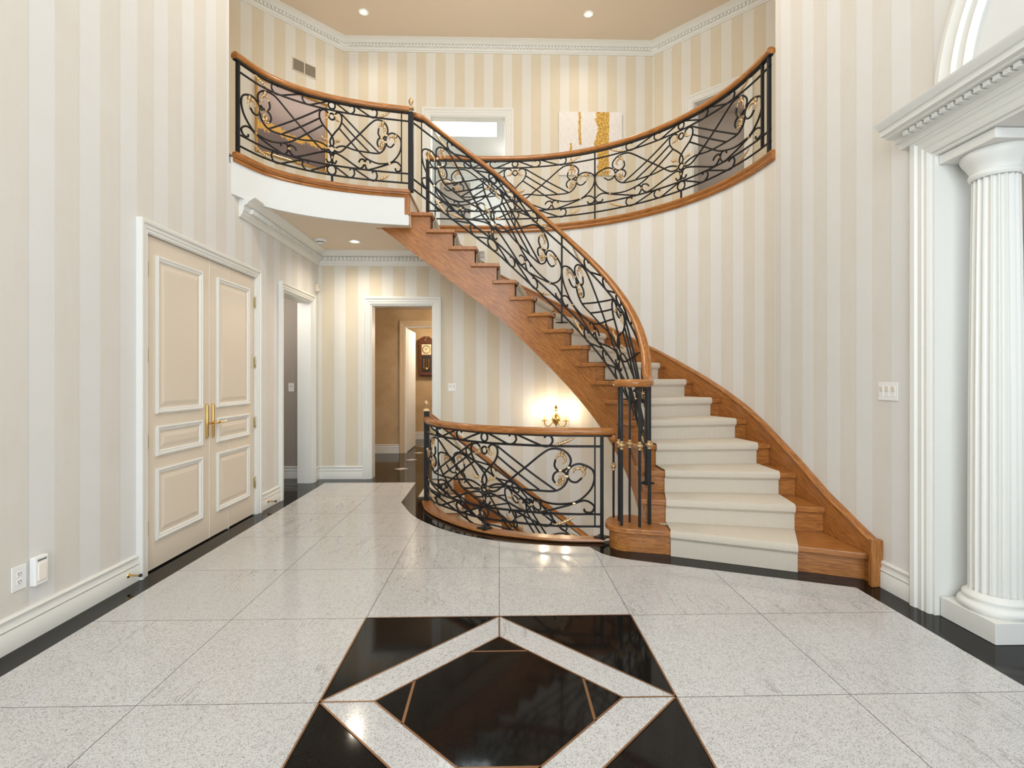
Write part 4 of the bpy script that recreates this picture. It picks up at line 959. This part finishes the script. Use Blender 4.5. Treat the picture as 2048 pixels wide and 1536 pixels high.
# light switches and outlets
def plate(name, label, cat, o, r, n, w, h, kind, slots=1, group=None):
    """o = centre on the wall, r = right, n = outward"""
    o = V(o); r = V(r); n = V(n); t = thing(name, label, cat, o, group); U = V((0, 0, 1))
    def bx(b, a0, a1, z0, z1, d0, d1):
        p = [o+r*a+n*d+U*z for a in (a0, a1) for d in (d0, d1) for z in (z0, z1)]; i = len(b.v); b.v += p
        for f in ((0, 1, 3, 2), (4, 6, 7, 5), (0, 4, 5, 1), (2, 3, 7, 6), (0, 2, 6, 4), (1, 5, 7, 3)): b.f.append([i+k for k in f]); b.uv.append(None)
    b = MB(); bx(b, -w/2, w/2, -h/2, h/2, .0005, .007); b.build('cover_plate', M['plate'], t, 0, bevel=.002)
    for i in range(slots):
        c = (i-(slots-1)/2)*w/slots*.92
        if kind == 'switch':
            b = MB(); bx(b, c-.015, c+.015, -.033, .033, .006, .009); k = b.build('rocker', M['plate'], t, 0, bevel=.001)
            b = MB(); bx(b, c-.012, c+.012, .002, .03, .009, .0135); b.build('rocker_top', M['putty'], k, 0, bevel=.001)
        elif kind == 'outlet':
            for z in (-.02, .02):
                b = MB(); bx(b, c-.016, c+.016, z-.014, z+.014, .006, .0085); k = b.build('socket', M['plate'], t, 0, bevel=.001)
                b = MB(); bx(b, c-.008, c-.005, z-.002, z+.008, .008, .009); bx(b, c+.005, c+.008, z-.002, z+.008, .008, .009); bx(b, c-.002, c+.002, z-.010, z-.006, .008, .009); b.build('slot', M['slot'], k, 0)
    return t
plate('light_switch', 'triple white light switch on the right wall near the column', 'light switch', (XR, 3.22, 1.278), (0, -1, 0), (-1, 0, 0), .165, .118, 'switch', 3)
plate('light_switch', 'double white light switch on the back wall right of the hall doorway', 'light switch', (-.64, YB, 1.24), (1, 0, 0), (0, -1, 0), .105, .105, 'switch', 2)
plate('light_switch', 'single white light switch on the grey closet wall seen through the left doorway', 'light switch', (-2.83, 7.02, 1.24), (1, 0, 0), (0, -1, 0), .075, .115, 'switch', 1)
plate('wall_outlet', 'white double wall outlet low on the left wall, nearest the viewer', 'outlet', (XL, 2.657, .345), (0, 1, 0), (1, 0, 0), .078, .125, 'outlet', 1)
nl = thing('night_light', 'white plug-in night light on the left wall beside the wall outlet', 'night light', (XL, 2.755, .345))
MB().box(XL+.001, XL+.035, 2.715, 2.795, .275, .425).build('housing', M['plate'], nl, 0, bevel=.006)
MB().box(XL+.034, XL+.040, 2.73, 2.78, .30, .39).build('diffuser', mat('frosted_lens', S(245, 236, 226), .3), nl, 0, bevel=.002)
b = MB()
for i in range(6): b.box(XL+.0345, XL+.0365, 2.73+i*.009, 2.735+i*.009, .402, .410)
b.build('vent_slots', M['slot'], nl, 0)
# door stops
for y, lab in ((3.40, 'brass door stop on the left baseboard, on the near side of the double door'), (5.42, 'brass door stop on the left baseboard between the double door and the next doorway')):
    ds = thing('door_stop', lab, 'door stop', (XL+.02, y, .07)); b = MB(); b.lathe([(0, .0), (.016, .0), (.014, .004), (.006, .01), (.0055, .07), (.008, .072)], (XL+.022, y, .07), 12, 'x'); b.build('rod', M['brass'], ds)
    MB().lathe([(.008, .071), (.011, .072), (.011, .084), (0, .086)], (XL+.022, y, .07), 12, 'x').build('rubber_tip', M['slot'], ds)
# motion sensor, smoke detector
ms = thing('motion_sensor', 'small cream motion sensor high in the left back corner', 'sensor', (XL, 6.86, 2.56))
MB().box(XL+.001, XL+.045, 6.83, 6.89, 2.515, 2.61).build('housing', M['putty'], ms, 0, bevel=.006); MB().box(XL+.044, XL+.048, 6.84, 6.88, 2.53, 2.57).build('lens', M['plate'], ms, 0)
sd_ = thing('smoke_detector', 'round white smoke detector on the low ceiling under the gallery', 'smoke detector', (-2.20, 6.33, ZS))
MB().lathe([(0, 0), (.07, 0), (.072, -.012), (.06, -.026), (.05, -.03), (.0, -.03)], (-2.20, 6.33, ZS-.001), 28).build('body', M['plate'], sd_)
MB().lathe([(.0, -.031), (.045, -.031), (.042, -.045), (.03, -.05), (0, -.05)], (-2.20, 6.33, ZS-.001), 28).build('sensor_cap', M['plate'], sd_)
MB().lathe([(.046, -.030), (.048, -.034), (.046, -.038), (.040, -.034)], (-2.20, 6.33, ZS-.001), 28).build('vent_ring', M['slot'], sd_)
# recessed lights
def downlight(x, y, z, label, e, r=.055):
    t = thing('recessed_light', label, 'ceiling light', (x, y, z), 'recessed ceiling lights')
    MB().lathe([(r, -.001), (r+.028, -.001), (r+.026, -.008), (r+.004, -.006), (r, -.001)], (x, y, z), 28).build('trim_ring', M['trim'], t)
    MB().lathe([(r, -.002), (r*.8, -.003), (0, -.004)], (x, y, z), 24).build('reflector', M['trim'], t)
    MB().lathe([(0, -.016), (r*.45, -.013), (r*.55, -.006), (r*.5, -.004)], (x, y, z), 20).build('lamp', M['bulb'], t)
    spot('downlight_beam', (x, y, z-.03), e, WARM, 2.6, .9, .05)
downlight(-2.07, 7.84, ZC, 'lit recessed ceiling light high above the framed dark picture, left of the pair', 26)
downlight(1.37, 7.80, ZC, 'lit recessed ceiling light high above the white and gold canvas, right of the pair', 26)
downlight(-1.80, 6.40, ZS, 'lit recessed ceiling light in the low ceiling under the gallery', 40, .05)
# pictures
lw = lambda a, d=0.0: (-2.59-a/s2+d/s2, YU-a/s2-d/s2)
def canvas_mats():
    m = mat('abstract_gold_white', (.8, .8, .8), .6); q = NT(m); uv = q.uv(); xy = q.n('ShaderNodeSeparateXYZ', {0: uv}); x, y = xy.outputs[0], xy.outputs[1]
    n1 = q.math('MULTIPLY', q.math('SUBTRACT', q.noise(uv, 3.2, 3), .5), .30)
    xx = q.math('ADD', x, n1)
    band = q.math('MULTIPLY', q.math('GREATER_THAN', xx, .595), q.math('LESS_THAN', q.math('ADD', x, q.math('MULTIPLY', n1, .25)), .79))
    thin = q.math('MULTIPLY', q.math('LESS_THAN', q.math('ABSOLUTE', q.math('SUBTRACT', q.math('ADD', x, q.math('MULTIPLY', n1, .15)), .33)), .02), q.math('GREATER_THAN', y, .48))
    thin2 = q.math('MULTIPLY', q.math('LESS_THAN', q.math('ABSOLUTE', q.math('SUBTRACT', q.math('ADD', x, q.math('MULTIPLY', n1, .4)), .19)), .016), q.math('LESS_THAN', q.math('ADD', y, n1), .5))
    g = q.math('MINIMUM', q.math('ADD', q.math('ADD', band, thin), thin2), 1.0)
    rg = q.noise(q.mapped(uv, 9, 9), 4, 5, .7)
    gold = q.mix(q.ramp(rg, .42, .6), S(176, 122, 40), S(238, 200, 104))
    wh = q.mix(q.ramp(q.noise(q.mapped(uv, 12, 3), 4, 4, .6), .3, .7), S(228, 222, 216), S(242, 238, 234))
    q.color(q.mix(g, wh, gold)); q.bump(rg, .5, .02); return m
pc = thing('canvas_painting', 'white textured canvas painting with a wavy gold band, unframed on the upper back wall', 'painting', (1.53, YU, 4.78))
b = MB(); b.box(.998, 2.062, YU-.035, YU-.002, 4.77, 5.83); b.build('canvas', M['white'], pc, 0)
b = MB(); b.face([(.998, YU-.036, 4.77), (2.062, YU-.036, 4.77), (2.062, YU-.036, 5.83), (.998, YU-.036, 5.83)], [(0, 0), (1, 0), (1, 1), (0, 1)]); b.build('painted_surface', canvas_mats(), pc, 0)
def dark_art():
    m = mat('abstract_gold_mauve', (.5, .5, .5), .5); q = NT(m); uv = q.uv(); xy = q.n('ShaderNodeSeparateXYZ', {0: uv}); x, y = xy.outputs[0], xy.outputs[1]
    n = q.math('SUBTRACT', q.noise(uv, 4, 4, .6), .5)
    yy = q.math('ADD', q.math('ADD', y, q.math('MULTIPLY', n, .22)), q.math('MULTIPLY', q.math('ABSOLUTE', q.math('SUBTRACT', x, .45)), -.1))
    base = q.mix(q.ramp(yy, .25, .75), S(112, 96, 94), S(196, 178, 174))
    spk = q.noise(q.mapped(uv, 40, 9), 1, 3, .7)
    gl = q.math('GREATER_THAN', q.math('ADD', q.ramp(q.math('ABSOLUTE', q.math('SUBTRACT', yy, .34)), .11, 0), q.math('MULTIPLY', q.math('SUBTRACT', spk, .5), 1.4)), .55)
    q.color(q.mix(gl, base, S(222, 172, 84))); return m
fr = thing('framed_picture', 'large gold framed mauve and gold picture on the angled left wall behind the gallery rail', 'picture', (*lw(.85), 4.69))
def onwall(a, d, z): x, y = lw(a, d); return V((x, y, z))
a0, a1, z0, z1 = .30, 1.40, 4.69, 5.79
b = MB(); b.face([onwall(a1, .02, z0), onwall(a0, .02, z0), onwall(a0, .02, z1), onwall(a1, .02, z1)], [(0, 0), (1, 0), (1, 1), (0, 1)]); b.build('picture_surface', dark_art(), fr, 0)
b = MB(); rows = []
for a, z, da, dz in ((a1, z0, -1, 1), (a0, z0, 1, 1), (a0, z1, 1, -1), (a1, z1, -1, -1)): rows.append([onwall(a+da*s, d, z+dz*s) for s, d in ((0, .003), (0, .04), (.012, .045), (.018, .035), (.03, .030), (.034, .016))])
b.grid(rows, closed_u=True); b.build('picture_frame', M['brass'], fr, 0)
# air vent
vt = thing('air_vent', 'beige two-panel air return grille high on the angled left wall', 'vent', (*lw(.66), 6.14))
b = MB(); rows = []
for a, z, da, dz in ((.855, 6.125, -1, 1), (.475, 6.125, 1, 1), (.475, 6.325, 1, -1), (.855, 6.325, -1, -1)): rows.append([onwall(a+da*s, d, z+dz*s) for s, d in ((0, .002), (0, .010), (.012, .012), (.014, .006))])
b.grid(rows, closed_u=True); b.build('vent_frame', M['putty'], vt, 0)
b = MB(); b.face([onwall(.672, .012, 6.13), onwall(.658, .012, 6.13), onwall(.658, .012, 6.32), onwall(.672, .012, 6.32)]); b.build('mullion', M['putty'], vt, 0)
M['louver'] = mat('louver_metal', S(176, 164, 146), .6)
for e0, e1 in ((.849, .670), (.660, .481)):
    b = MB()
    for i in range(16):
        z = 6.138+i*.0112; b.face([onwall(e0, .004, z+.009), onwall(e1, .004, z+.009), onwall(e1, .010, z), onwall(e0, .010, z)])
    b.face([onwall(e0, .003, 6.136), onwall(e1, .003, 6.136), onwall(e1, .003, 6.316), onwall(e0, .003, 6.316)])
    b.build('louver_panel', M['louver'], vt, 0)
